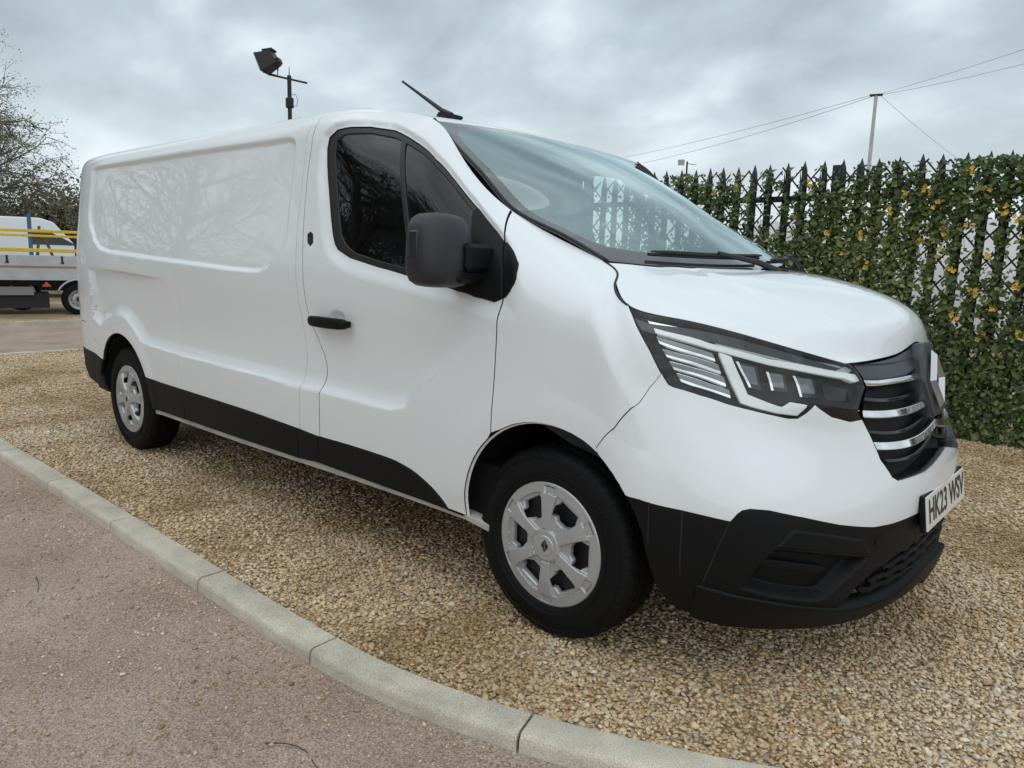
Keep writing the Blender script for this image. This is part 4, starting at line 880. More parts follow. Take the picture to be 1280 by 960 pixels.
# wheels --------------------------------------------------------------------
def build_wheel():
    prof=[(.205,.085),(.222,.100),(.235,.1065),(.262,.1085),(.290,.104),(.312,.0985),(.322,.092),(.331,.082),(.3365,.070),(.3385,.050),(.3385,.047),(.331,.046),(.331,.038),(.3392,.037),(.3395,.012),(.331,.011),(.331,-.011),(.3395,-.012),(.3392,-.037),(.331,-.038),(.331,-.046),(.3385,-.047),(.3385,-.05),(.3365,-.070),(.331,-.082),(.322,-.092),(.29,-.104),(.25,-.107),(.205,-.09)]
    nA=192
    def fn(i,r,an):
        q=np.arange(nA)
        if r>.3362: return r-np.where(((q+i)%4)==0,.006,0)
        if abs(r-.331)<1e-6 and i in (7,24): return r-np.where(((q)%4)<2,.004,0)
        return np.full(nA,r)
    w=MB();w.lathe([(r,-h) for r,h in prof],nA,fn=fn)
    # sidewall rings
    for rr in (.243,.300): w.lathe([(rr-.003,-.1065 if rr<.25 else -.1015),(rr,-.1105 if rr<.25 else -.1045),(rr+.003,-.1065 if rr<.25 else -.101)],96)
    for a0,n_ in ((.4,9),(2.5,7),(4.4,11)):   # raised sidewall marking bars
        for i in range(n_):
            a=a0+i*.055;c,s_=math.cos(a),math.sin(a);w.tube([(.262*c,-.1082,.262*s_),((.284 if i%3 else .278)*c,-.1065,(.284 if i%3 else .278)*s_)],.0022,4)
    for i in range(96):                        # shoulder ribs
        a=i*2*math.pi/96;c,s_=math.cos(a),math.sin(a);w.tube([(.306*c,-.1005,.306*s_),(.326*c,-.089,.326*s_)],.0026,4)
    tyre=w.mesh('tyre',M['tyre'],True,38)
    rim=MB();rim.lathe([(.0,-.045),(.10,-.045),(.150,-.055),(.19,-.06),(.207,-.085),(.212,-.098),(.205,-.10)],64)
    rim.lathe([(.03,-.06),(.05,-.062),(.075,-.05)],24)
    for a in range(5):
        t=a*2*math.pi/5;rim.tube([(.057*math.cos(t),-.045,.057*math.sin(t)),(.057*math.cos(t),-.068,.057*math.sin(t))],.010,6)
    rimm=rim.mesh('wheel',M['rim'],True,35)
    # trim: outline circle with six holes, height field
    RT=.2225;circ=[(RT*math.cos(a),RT*math.sin(a)) for a in np.linspace(0,2*np.pi,120,endpoint=False)]
    def hole(t):
        pts=[(.092,-.17),(.118,-.335),(.150,-.335),(.176,-.24),(.176,.24),(.150,.335),(.118,.335),(.092,.17)]
        return [(r*math.cos(t+a),r*math.sin(t+a)) for r,a in pts]
    holes=[hole(R(60*i)+R(2)) for i in range(6)]
    def hgt(x,y):
        r=np.hypot(x,y);t=np.arctan2(y,x)-R(2)
        d=np.abs((t+np.pi/6)%(np.pi/3)-np.pi/6)      # angle from the nearest hole axis
        s=np.pi/6-d                                   # angle from spoke axis
        base=.012*(1-SM(r/.20))*0+.010*(1-SM((r-.12)/.1))
        # spoke raised where its half width holds
        wid=np.interp(r,[.05,.10,.15,.185,.205],[.017,.018,.0235,.033,.037])
        e=SM((wid+.0065-s*r)/.0065)
        h=base-.012+.014*e*(1-SM((r-.180)/.010))
        # flared outer facet of the spoke sits a little lower than the rim lip
        h=np.where(r>.182,-.003+base-.004*SM((wid-.010-s*r)/.008)*(1-SM((r-.204)/.006)),h)
        h=np.where(r<.060,base+.004*(1-SM((r-.05)/.010))-.002,h)
        h=h-.006*SM((r-.214)/.008)
        return h
    def FT(u,v):
        u=np.asarray(u,float);v=np.asarray(v,float);e=.0012
        P=np.stack([u,-(.104+hgt(u,v)),v],-1)
        gx=(hgt(u+e,v)-hgt(u-e,v))/(2*e);gy=(hgt(u,v+e)-hgt(u,v-e))/(2*e)
        n=np.stack([-gx,-np.ones_like(u),-gy],-1);n/=np.linalg.norm(n,axis=-1,keepdims=True);return P,n
    tr=panel('wheel_trim',circ,FT,M['silver'],None,h=.0034,gap=0,depth=.022,holes=holes,rim=.002)
    hb=MB();hb.lathe([(.0,-.1185),(.033,-.1185),(.036,-.116),(.037,-.111)],40);hbm=hb.mesh('hub_cap',M['silver'],True,30)
    em=MB()
    for s_ in (-1,1):
        o_=[(0,.023),(s_*.0165,0),(0,-.023)];i_=[(0,.013),(s_*.0085,0),(0,-.013)]
        em.add([(y,-.1192,z) for y,z in o_+i_],[(0,1,4,3),(1,2,5,4)])
        em.add([(y*.5+s_*.001,-.1192,z*.42) for y,z in [(0,.023),(s_*.0165,0),(0,-.023)]],[(0,1,2)])
    emm=em.mesh('hub_emblem',M['rim'])
    return tyre,rimm,tr,hbm,emm
ty,rm,trim,hbm,emm=build_wheel()
trm=trim.data;bpy.data.objects.remove(trim)
for (x,y,rot,spin) in ((0,-.811,0,0.03),(-3.498,-.817,0,.4),(0,.811,math.pi,.2),(-3.498,.817,math.pi,.9)):
    w=link(bpy.data.objects.new('wheel',rm),van);w.location=(x,y,.336);w.rotation_euler=(0,0,rot)
    w.rotation_mode='QUATERNION';w.rotation_quaternion=Euler((0,0,rot)).to_quaternion()@Euler((0,spin,0)).to_quaternion()
    for nm,me in (('tyre',ty),('wheel_trim',trm),('hub_cap',hbm),('hub_emblem',emm)): link(bpy.data.objects.new(nm,me),w)
# cab interior -----------------------------------------------------------------
db=MB();db.add([(x,y,z) for y in (-.80,.80) for x,z in ((.20,1.20),(.02,1.235),(-.22,1.20),(-.34,1.08),(-.36,.80),(.20,.60))],[(0,1,2,3,4,5),(11,10,9,8,7,6)]+[(i,6+i,6+(i+1)%6,(i+1)%6) for i in range(6)]);db.obj('dashboard',M['cabin'],van,fix=True)
bh=MB();bh.box((-1.50,0,1.10),(.03,1.74,1.55));bh.obj('bulkhead',M['cabin'],van)
for y in (-.45,.12,.55):
    s=MB();s.box((-.98,y,.72),(.52,.46,.16),bev=.05);s.box((-1.27,y,1.08),(.13,.44,.68),rot=(0,R(-9),0),bev=.05);so_=s.obj('seat',M['seat'],van,smooth=True,sharp=45)
    h=MB();h.box((-1.36,y,1.52),(.09,.26,.19),rot=(0,R(-9),0),bev=.035);h.obj('headrest',M['seat'],so_,smooth=True,sharp=45)
sw=MB();an=np.linspace(0,2*np.pi,25);sw.tube([(-.50+.08*math.sin(a)*1.0,-.42+.19*math.cos(a),1.08+.17*math.sin(a)) for a in an],.016,8,cap=False);sw.tube([(-.36,-.42,1.0),(-.50,-.42,1.08)],.035,8);sw.box((-.49,-.42,1.08),(.03,.30,.05),rot=(0,R(-25),0),bev=.01);sw.obj('steering_wheel',M['rubber'],van,smooth=True,sharp=40)
rl=MB();rl.box((-1.25,0,1.80),(.50,1.2,.02));rl.obj('roof_lining',M['lining'],van)
rm_=MB();rm_.box((-.62,0,1.70),(.02,.22,.07),bev=.01);rm_.tube([(-.62,0,1.70),(-.60,0,1.78)],.008,6);rm_.obj('rear_view_mirror',M['rubber'],van)
# ------------------------------------------------------------------ ground
def groundmat(name,stops,scale,bumps,detail_dark=(.06,.045,.03),patches=None,rough=.9,chip=None):
    m=bpy.data.materials.new(name);m.use_nodes=True;t=m.node_tree;b=t.nodes['Principled BSDF'];b.inputs['Roughness'].default_value=rough;b.inputs['Specular IOR Level'].default_value=.25
    tcn=t.nodes.new('ShaderNodeTexCoord')
    vo=t.nodes.new('ShaderNodeTexVoronoi');vo.inputs['Scale'].default_value=scale;t.links.new(tcn.outputs['Object'],vo.inputs['Vector'])
    sp=t.nodes.new('ShaderNodeSeparateColor');t.links.new(vo.outputs['Color'],sp.inputs[0])
    r=ramp(t,sp.outputs[0],stops)
    ed=t.nodes.new('ShaderNodeMapRange');ed.inputs[1].default_value=.35;ed.inputs[2].default_value=.75;t.links.new(vo.outputs['Distance'],ed.inputs[0])
    mx=t.nodes.new('ShaderNodeMix');mx.data_type='RGBA';t.links.new(ed.outputs[0],mx.inputs[0]);t.links.new(r.outputs[0],mx.inputs[6]);mx.inputs[7].default_value=(*detail_dark,1)
    n=t.nodes.new('ShaderNodeTexNoise');n.inputs['Scale'].default_value=.9;n.inputs['Detail'].default_value=6;t.links.new(tcn.outputs['Object'],n.inputs['Vector'])
    r2=ramp(t,n.outputs['Fac'],[(.35,(.72,.62,.48)),(.65,(1.10,1.05,.98))])
    mu=t.nodes.new('ShaderNodeMix');mu.data_type='RGBA';mu.blend_type='MULTIPLY';mu.inputs[0].default_value=1;t.links.new(mx.outputs[2],mu.inputs[6]);t.links.new(r2.outputs[0],mu.inputs[7])
    t.links.new(mu.outputs[2],b.inputs['Base Color'])
    inv_=t.nodes.new('ShaderNodeMath');inv_.operation='SUBTRACT';inv_.inputs[0].default_value=1;t.links.new(vo.outputs['Distance'],inv_.inputs[1])
    bp=t.nodes.new('ShaderNodeBump');bp.inputs['Strength'].default_value=bumps;bp.inputs['Distance'].default_value=.02;t.links.new(inv_.outputs[0],bp.inputs['Height']);t.links.new(bp.outputs[0],b.inputs['Normal'])
    return m
M['gravel']=groundmat('gravel_bed',[(0,(.30,.21,.12)),(.35,(.56,.43,.28)),(.65,(.70,.58,.42)),(.9,(.80,.71,.57))],60,.8,detail_dark=(.24,.18,.12))
def tarmat():
    m=bpy.data.materials.new('worn_tarmac');m.use_nodes=True;t=m.node_tree;b=t.nodes['Principled BSDF'];b.inputs['Roughness'].default_value=.88;b.inputs['Specular IOR Level'].default_value=.3
    tcn=t.nodes.new('ShaderNodeTexCoord')
    n=t.nodes.new('ShaderNodeTexNoise');n.inputs['Scale'].default_value=1.6;n.inputs['Detail'].default_value=8;n.inputs['Roughness'].default_value=.62;t.links.new(tcn.outputs['Object'],n.inputs['Vector'])
    base=ramp(t,n.outputs['Fac'],[(.26,(.33,.24,.185)),(.48,(.46,.345,.27)),(.74,(.55,.43,.35))])
    f=t.nodes.new('ShaderNodeTexNoise');f.inputs['Scale'].default_value=170;f.inputs['Detail'].default_value=3;t.links.new(tcn.outputs['Object'],f.inputs['Vector'])
    fr_=ramp(t,f.outputs['Fac'],[(.3,(.50,.47,.45)),(.7,(1.4,1.4,1.4))])
    mu=t.nodes.new('ShaderNodeMix');mu.data_type='RGBA';mu.blend_type='MULTIPLY';mu.inputs[0].default_value=1;t.links.new(base.outputs[0],mu.inputs[6]);t.links.new(fr_.outputs[0],mu.inputs[7])
    last=mu.outputs[2];hts=[]
    for sc,thr,cols in ((95,.30,((.46,.36,.29),(.70,.59,.50))),(48,.22,((.50,.40,.33),(.76,.66,.56)))):
        nz=t.nodes.new('ShaderNodeTexNoise');nz.inputs['Scale'].default_value=sc*1.4;t.links.new(tcn.outputs['Object'],nz.inputs['Vector'])
        ad=t.nodes.new('ShaderNodeVectorMath');ad.operation='MULTIPLY_ADD';ad.inputs[1].default_value=(.012,.012,.012);t.links.new(nz.outputs['Color'],ad.inputs[0]);t.links.new(tcn.outputs['Object'],ad.inputs[2])
        vo=t.nodes.new('ShaderNodeTexVoronoi');vo.inputs['Scale'].default_value=sc;t.links.new(ad.outputs[0],vo.inputs['Vector'])
        sp=t.nodes.new('ShaderNodeSeparateColor');t.links.new(vo.outputs['Color'],sp.inputs[0])
        sel=t.nodes.new('ShaderNodeMath');sel.operation='GREATER_THAN';sel.inputs[1].default_value=.72 if sc>60 else .86;t.links.new(sp.outputs[1],sel.inputs[0])
        inn=t.nodes.new('ShaderNodeMapRange');inn.inputs[1].default_value=thr+.10;inn.inputs[2].default_value=thr;t.links.new(vo.outputs['Distance'],inn.inputs[0])
        k=t.nodes.new('ShaderNodeMath');k.operation='MULTIPLY';t.links.new(sel.outputs[0],k.inputs[0]);t.links.new(inn.outputs[0],k.inputs[1])
        c=ramp(t,sp.outputs[0],[(0,cols[0]),(1,cols[1])])
        mx=t.nodes.new('ShaderNodeMix');mx.data_type='RGBA';t.links.new(k.outputs[0],mx.inputs[0]);t.links.new(last,mx.inputs[6]);t.links.new(c.outputs[0],mx.inputs[7]);last=mx.outputs[2];hts.append(k.outputs[0])
    t.links.new(last,b.inputs['Base Color'])
    h=t.nodes.new('ShaderNodeMath');h.operation='ADD';t.links.new(hts[0],h.inputs[0]);t.links.new(hts[1],h.inputs[1])
    h2=t.nodes.new('ShaderNodeMath');h2.operation='MULTIPLY_ADD';t.links.new(f.outputs['Fac'],h2.inputs[0]);h2.inputs[1].default_value=1.6;t.links.new(h.outputs[0],h2.inputs[2])
    bp=t.nodes.new('ShaderNodeBump');bp.inputs['Strength'].default_value=.8;bp.inputs['Distance'].default_value=.009;t.links.new(h2.outputs[0],bp.inputs['Height']);t.links.new(bp.outputs[0],b.inputs['Normal'])
    return m
M['tarmac']=tarmat()
def concmat():
    m=mat('kerb_concrete',(.56,.50,.405),.9,var=.22,vscale=5,spec=.2);t=m.node_tree;b=t.nodes['Principled BSDF'];tcn=[n for n in t.nodes if n.type=='TEX_COORD'][0]
    n=t.nodes.new('ShaderNodeTexNoise');n.inputs['Scale'].default_value=240;n.inputs['Detail'].default_value=3;t.links.new(tcn.outputs['Object'],n.inputs['Vector'])
    src=b.inputs['Base Color'].links[0].from_socket
    r=ramp(t,n.outputs['Fac'],[(.3,(.66,.66,.66)),(.7,(1.25,1.25,1.25))]);mx=t.nodes.new('ShaderNodeMix');mx.data_type='RGBA';mx.blend_type='MULTIPLY';mx.inputs[0].default_value=1
    t.links.new(src,mx.inputs[6]);t.links.new(r.outputs[0],mx.inputs[7]);t.links.new(mx.outputs[2],b.inputs['Base Color'])
    bp=t.nodes.new('ShaderNodeBump');bp.inputs['Strength'].default_value=.35;bp.inputs['Distance'].default_value=.004;t.links.new(n.outputs['Fac'],bp.inputs['Height']);t.links.new(bp.outputs[0],b.inputs['Normal'])
    return m
M['concrete']=concmat()
def csp(P,n=12):
    P=np.array(P,float);Q=[];E=np.concatenate([[2*P[0]-P[1]],P,[2*P[-1]-P[-2]]])
    for i in range(len(P)-1):
        a,b,c,d=E[i:i+4]
        for k in range(n):
            t=k/n;Q.append(.5*(2*b+(c-a)*t+(2*a-5*b+4*c-d)*t*t+(3*b-a-3*c+d)*t**3))
    Q.append(P[-1]);return np.array(Q)
# back edge of the kerb: along the drive, curving away at both ends
KB=csp([(-8.9,4.2),(-8.99,.9),(-9.02,-.27),(-8.80,-1.02),(-8.1,-1.38),(-7.0,-1.43),(-5.6,-1.43),(-4.33,-1.435),(-3.26,-1.425),(-2.27,-1.425),(-1.27,-1.43),(-.5,-1.425),(-.13,-1.39),(.26,-1.29),(.56,-1.175),(.86,-1.03),(1.2,-.82),(1.55,-.53),(1.9,-.15),(2.2,.32),(2.42,.85),(2.55,1.5),(2.6,2.4),(2.6,4.2)],16)
gnd=MB();
def sheet(name,poly,z,material,**k):
    bm=bmesh.new();vs=[bm.verts.new((x,y,z)) for x,y in poly];f=bm.faces.new(vs);bmesh.ops.triangulate(bm,faces=[f]);
    for f in bm.faces:
        if f.normal.z<0: f.normal_flip()
    me=bpy.data.meshes.new(name);bm.to_mesh(me);bm.free();me.materials.append(material);return link(bpy.data.objects.new(name,me),None,**k)
mb=MB();mb.box((0,0,-.55),(900,900,1.0));mb.obj('ground',M['tarmac'],kind='structure',label='worn brown tarmac drive with pale chippings round the gravel bay')
bay=np.concatenate([KB,[(2.6,30),(-8.3,30)]])
sheet('gravel_bed',[tuple(a) for a in bay],-.008,M['gravel'],kind='structure',label='tan gravel parking bay under the white van')
sheet('far_gravel',[(-13.43,-6),(-13.45,.6),(-13.2,4),(-12.6,12),(-12.,40),(-60,40),(-60,-6)],-.02,M['gravel'],kind='structure',label='strip of yellow gravel beyond the crossing drive')
# kerb stones
seg=np.r_[0,np.cumsum(np.linalg.norm(np.diff(KB,axis=0),axis=1))]
def kpt(s): return np.array([np.interp(s,seg,KB[:,0]),np.interp(s,seg,KB[:,1])])
def knr(s):
    d=kpt(s+.02)-kpt(s-.02);d/=np.linalg.norm(d);return np.array([d[1],-d[0]])
kb=empty('kerb',(0,0,0),kind='structure',label='pale concrete kerb of curved stones between drive and gravel')
def sx(x):   # arc length where the front run of the kerb passes x
    m=(KB[:,0]>-8)&(KB[:,1]<0);return np.interp(x,KB[m,0],seg[m])
js=[sx(-6.75),sx(-5.83),sx(-4.90),sx(-3.98),sx(-3.08),sx(-2.18),sx(-1.275),sx(-.495),sx(.27)]
s=js[0]
while s>.9: s-=.915;js.insert(0,s)
s=js[-1]
while s<seg[-1]-.8: s+=.785;js.append(s)
prof=[(-.001,-.10),(0,-.004),(.006,.004),(.096,.0035),(.105,.0005),(.112,-.007),(.1155,-.018),(.117,-.10)]
for a,b in zip(js[:-1],js[1:]):
    mb=MB();n=7;dz=rnd.uniform(-.0015,.0015)
    for i in range(n):
        s=a+.0045+(b-a-.009)*i/(n-1);c=kpt(s);w=knr(s);mb.add([(*(c+w*o),h+dz) for o,h in prof],[])
    k=len(prof);F=[]
    for i in range(n-1):
        for j in range(k-1): F.append((i*k+j,(i+1)*k+j,(i+1)*k+j+1,i*k+j+1))
    F+=[tuple(range(k)),tuple(range((n-1)*k,n*k))[::-1]]
    mb.f=F;mb.m=[0]*len(F);mb.obj('kerb_stone',M['concrete'],kb,smooth=True,sharp=35,fix=True)
mb=MB();k2=np.array([kpt(s) for s in np.linspace(.1,seg[-1]-.1,120)]);k2n=np.array([knr(s) for s in np.linspace(.1,seg[-1]-.1,120)])
a=np.c_[k2+k2n*.006,np.full(120,-.012)];b=np.c_[k2+k2n*.106,np.full(120,-.020)];mb.add(np.concatenate([a,b]),[(i,i+1,121+i,120+i) for i in range(119)]);mb.obj('kerb_mortar',mat('kerb_joint',(.035,.032,.028),.95),kb,fix=True)
# low concrete edging on the far side of the crossing drive
mb=MB();E=np.array([(-13.44,-6),(-13.45,.6),(-13.2,4),(-12.6,12)])
for a,b in zip(E[:-1],E[1:]):
    d=b-a;l=np.hypot(*d);c=(a+b)/2;mb.box((c[0],c[1],-.02),(l,.08,.06),rot=(0,0,math.atan2(d[1],d[0])))
mb.obj('road_edging',M['concrete'],kind='structure',label='thin pale edging along the far side of the crossing drive')
# pebbles -----------------------------------------------------------------
def pebblemat(nm='pebble',stops=None):
    m=bpy.data.materials.new(nm);m.use_nodes=True;t=m.node_tree;b=t.nodes['Principled BSDF'];b.inputs['Roughness'].default_value=.62;b.inputs['Specular IOR Level'].default_value=.35
    oi=t.nodes.new('ShaderNodeObjectInfo')
    r=ramp(t,oi.outputs['Random'],stops or [(0,(.36,.235,.12)),(.14,(.58,.43,.26)),(.34,(.72,.60,.43)),(.52,(.68,.575,.435)),(.66,(.55,.475,.385)),(.78,(.76,.67,.53)),(.90,(.40,.35,.30)),(1,(.84,.78,.67))])
    g=t.nodes.new('ShaderNodeNewGeometry')
    n=t.nodes.new('ShaderNodeTexNoise');n.inputs['Scale'].default_value=90;n.inputs['Detail'].default_value=4;t.links.new(g.outputs['Position'],n.inputs['Vector'])
    r1=ramp(t,n.outputs['Fac'],[(.3,(.78,.76,.74)),(.7,(1.16,1.15,1.13))])
    mu=t.nodes.new('ShaderNodeMix');mu.data_type='RGBA';mu.blend_type='MULTIPLY';mu.inputs[0].default_value=1;t.links.new(r.outputs[0],mu.inputs[6]);t.links.new(r1.outputs[0],mu.inputs[7])
    n2=t.nodes.new('ShaderNodeTexNoise');n2.inputs['Scale'].default_value=1.1;n2.inputs['Detail'].default_value=5;n2.inputs['Roughness'].default_value=.6;t.links.new(g.outputs['Position'],n2.inputs['Vector'])
    r2=ramp(t,n2.outputs['Fac'],[(.34,(.62,.50,.34)),(.50,(.98,.89,.76)),(.62,(1.08,1.04,.98))])
    mu2=t.nodes.new('ShaderNodeMix');mu2.data_type='RGBA';mu2.blend_type='MULTIPLY';mu2.inputs[0].default_value=1;t.links.new(mu.outputs[2],mu2.inputs[6]);t.links.new(r2.outputs[0],mu2.inputs[7])
    t.links.new(mu2.outputs[2],b.inputs['Base Color']);return m
M['pebble']=pebblemat();M['chip']=pebblemat('chipping',[(0,(.30,.23,.18)),(.3,(.48,.385,.31)),(.6,(.58,.48,.40)),(.85,(.70,.60,.51)),(1,(.84,.76,.66))])
pc=bpy.data.collections.new('pebble_shapes')
for i in range(9):
    bm=bmesh.new();bmesh.ops.create_icosphere(bm,subdivisions=2 if i<6 else 1,radius=1);sx_,sy_,sz_=rnd.uniform(.8,1.25),rnd.uniform(.62,.9),rnd.uniform(.38,.62);ph=[rnd.uniform(0,6) for _ in range(6)]
    fl=[Vector((rnd.gauss(0,1),rnd.gauss(0,1),rnd.gauss(0,1))).normalized() for _ in range(5)]
    for v in bm.verts:
        c=v.co.copy()
        for q in fl:
            dd=c.dot(q)-.74
            if dd>0: c-=q*dd*.75
        k=1+.10*math.sin(3*c.x+ph[0])+.08*math.sin(4*c.y+ph[1])
        v.co=(c.x*sx_*k,c.y*sy_*k,c.z*sz_*k)
    me=bpy.data.meshes.new('pebble_shape');bm.to_mesh(me);bm.free();me.polygons.foreach_set('use_smooth',[True]*len(me.polygons));me.materials.append(M['pebble'])
    o=bpy.data.objects.new('pebble_shape',me);pc.objects.link(o)
cc_=bpy.data.collections.new('chipping_shapes')
for o in list(pc.objects)[5:]:
    q=o.copy();q.data=o.data.copy();q.data.materials[0]=M['chip'];q.name='chipping_shape';cc_.objects.link(q)
def scatter(name,P,S,rot,coll,label,parent=None):
    me=bpy.data.meshes.new(name);me.from_pydata(P.tolist(),[],[])
    a=me.attributes.new('sc','FLOAT','POINT');a.data.foreach_set('value',S.astype(np.float32))
    a=me.attributes.new('rt','FLOAT_VECTOR','POINT');a.data.foreach_set('vector',rot.astype(np.float32).ravel())
    o=bpy.data.objects.new(name,me);link(o,parent,kind='stuff',label=label)
    g=bpy.data.node_groups.new(name,'GeometryNodeTree');g.interface.new_socket('Geometry',in_out='INPUT',socket_type='NodeSocketGeometry');g.interface.new_socket('Geometry',in_out='OUTPUT',socket_type='NodeSocketGeometry')
    n=g.nodes;gi=n.new('NodeGroupInput');go=n.new('NodeGroupOutput');ip=n.new('GeometryNodeInstanceOnPoints');ci=n.new('GeometryNodeCollectionInfo');ci.inputs[0].default_value=coll;ci.inputs['Separate Children'].default_value=True;ci.inputs['Reset Children'].default_value=True
    ip.inputs['Pick Instance'].default_value=True
    a1=n.new('GeometryNodeInputNamedAttribute');a1.data_type='FLOAT';a1.inputs['Name'].default_value='sc'
    a2=n.new('GeometryNodeInputNamedAttribute');a2.data_type='FLOAT_VECTOR';a2.inputs['Name'].default_value='rt'
    ri=n.new('FunctionNodeRandomValue');ri.data_type='INT';ri.inputs[4].default_value=0;ri.inputs[5].default_value=len(coll.objects)-1
    er=n.new('FunctionNodeEulerToRotation')
    l=g.links;l.new(gi.outputs[0],ip.inputs['Points']);l.new(ci.outputs[0],ip.inputs['Instance']);l.new(a1.outputs[0],ip.inputs['Scale']);l.new(a2.outputs[0],er.inputs[0]);l.new(er.outputs[0],ip.inputs['Rotation']);l.new(ri.outputs[2],ip.inputs['Instance Index']);l.new(ip.outputs[0],go.inputs[0])
    md=o.modifiers.new('scatter','NODES');md.node_group=g;return o
bayp=np.array([tuple(a) for a in bay])
def pts(lo,hi,dens):
    n=int((hi[0]-lo[0])*(hi[1]-lo[1])*dens);P=np.c_[npr.uniform(lo[0],hi[0],n),npr.uniform(lo[1],hi[1],n)]
    return P
CX,CY=1.518866,-2.830851
P=np.concatenate([pts((-1.2,-1.45),(2.6,1.2),9000),pts((-4.6,-1.45),(-1.2,.9),6500),pts((-9,-1.5),(-4.6,3.2),2600),pts((-1.2,1.2),(2.6,4.4),3600),pts((-4.6,.9),(-1.2,4.4),700)])
P=P[inpoly(P,bayp)]
kd=segdist(P,KB,False);P=P[kd>.004]
dist=np.hypot(P[:,0]-CX,P[:,1]-CY)
# keep what the picture could show
vis=~((np.abs(P[:,1])<.8)&(P[:,0]<.5)&(P[:,0]>-4.2)&(npr.rand(len(P))<.6));P=P[vis];dist=dist[vis]
S=np.exp(npr.normal(math.log(.0067),.33,len(P)))*np.clip(.85+dist*.05,1,1.45);S=np.clip(S,.0035,.0145)
Z=-.0075+S*npr.uniform(-.15,.72,len(P))
rot=np.c_[npr.normal(0,.27,len(P)),npr.normal(0,.27,len(P)),npr.uniform(0,6.28,len(P))]
scatter('gravel',np.c_[P,Z],S,rot,pc,'loose tan and grey pebbles covering the parking bay')
# loose stones on the tarmac, thicker beside the kerb
def tarpts(n,spread):
    s=npr.uniform(sx(-4.6),sx(1.0),n);o=.13+np.abs(npr.normal(0,spread,n));Q=np.array([kpt(a)+knr(a)*b for a,b in zip(s,o)]);return Q
Q=np.concatenate([tarpts(2600,.20),tarpts(9000,.8),np.c_[npr.uniform(-9,1.4,2500),npr.uniform(-3,-1.6,2500)]])
Q=Q[~inpoly(Q,bayp)];Q=Q[segdist(Q,KB,False)>.125]
cl=np.array([math.sin(x*3.1+1.3)*math.sin(y*4.3+.4)+.5*math.sin(x*7+y*5) for x,y in Q]);Q=Q[(cl>-.35)|(npr.rand(len(Q))<.35)]
S=np.exp(npr.normal(math.log(.0038),.45,len(Q)));S=np.clip(S,.0015,.0115)
scatter('loose_chippings',np.c_[Q,-.05+S*.30],S,np.c_[npr.normal(0,.3,len(Q)),npr.normal(0,.3,len(Q)),npr.uniform(0,6.28,len(Q))],cc_,'pale loose chippings lying on the brown tarmac drive')
M['twig']=mat('twig',(.06,.045,.035),.8)
def onz(u,v,z):   # helper for twigs: ground points measured once from the photograph
    return u,v,z
for k,(pp,lab) in enumerate(((((-.22,-1.86),(-.12,-1.80),(-.03,-1.82),(.10,-1.84)),'thin curved twig lying on the tarmac beside the near kerb'),(((-1.85,-1.95),(-1.72,-1.98),(-1.58,-2.06)),'thin dark twig lying on the tarmac towards the middle of the kerb'),(((-1.42,-2.25),(-1.36,-2.32),(-1.24,-2.33)),'pale bent twig lying out on the tarmac drive'))):
    w=MB();pq=csp(pp,5);w.tube([(x,y,-.046+.006*math.sin(i*.7)) for i,(x,y) in enumerate(pq)],np.linspace(.0018,.0009,len(pq)),6);o=w.obj('twig',M['twig'],smooth=True);o['label']=lab;o['category']='twig';o['group']='twigs on the drive'
# ------------------------------------------------------------------ palisade fence with ivy trellis
M['steel']=mat('fence_steel',(.040,.047,.050),.5,metal=.3,var=.25,vscale=5)
M['lath']=mat('trellis_lath',(.022,.018,.013),.8)
FY,FH=4.02,2.235
fence=empty('palisade_fence',(0,FY,0),label='dark steel palisade fence with pointed pales behind the ivy',category='fence')
pm_=MB()
sec=[(-.034,.014),(-.026,.0),(-.010,.016),(.010,.016),(.026,0),(.034,.014)]
def pale_mesh():
    mb=MB();H=FH;zs=[.04,H-.17]
    V=[(x,-y*1.6,z) for z in zs for x,y in sec];n=len(sec)
    F=[(i,i+1,n+i+1,n+i) for i in range(n-1)]
    # spear point: broad centre leaf, small splayed side point
    k=len(V);V+=[(-.024,-.018,H-.075),(0,-.026,H-.080),(.024,-.018,H-.075),(0,-.020,H),(-.048,.016,H-.075),(.044,.016,H-.095)]
    F+=[(n+1,n+2,k+1,k),(n+2,n+3,k+1),(n+3,n+4,k+2,k+1),(k,k+1,k+3),(k+1,k+2,k+3),(n,n+1,k+4),(n+4,n+5,k+5)]
    mb.add(V,F);mb.add([(x,y+.003,z) for x,y,z in V],[f[::-1] for f in F]);return mb.mesh('pale',M['steel'])
pme=pale_mesh();px_=np.arange(-6.6,4.2,.1555)+.02
for x in px_:
    o=link(bpy.data.objects.new('pale',pme),fence);o.location=(x+rnd.uniform(-.004,.004),0,rnd.uniform(-.008,.008));o.rotation_euler=(0,rnd.uniform(-.006,.006),rnd.uniform(-.06,.06))
for z in (.35,1.92):
    mb=MB();mb.box((-1.2,.035,z),(10.9,.04,.05));mb.obj('rail',M['steel'],fence)
for x in np.arange(-6.3,4.4,2.7):
    mb=MB();mb.box((x,.09,1.1),(.06,.07,2.2));mb.obj('fence_post',M['steel'],fence)
def leafmat():
    m=bpy.data.materials.new('ivy_leaf');m.use_nodes=True;t=m.node_tree;b=t.nodes['Principled BSDF'];b.inputs['Roughness'].default_value=.45;b.inputs['Specular IOR Level'].default_value=.4
    at=t.nodes.new('ShaderNodeAttribute');at.attribute_name='tone'
    r=ramp(t,at.outputs['Fac'],[(0,(.026,.042,.014)),(.35,(.060,.090,.025)),(.65,(.120,.160,.040)),(.86,(.22,.25,.07)),(1,(.38,.36,.13))]);t.links.new(r.outputs[0],b.inputs['Base Color']);return m
M['leaf']=leafmat()
M['petal']=mat('yellow_petal',(.62,.40,.05),.6,var=.25,vscale=14)
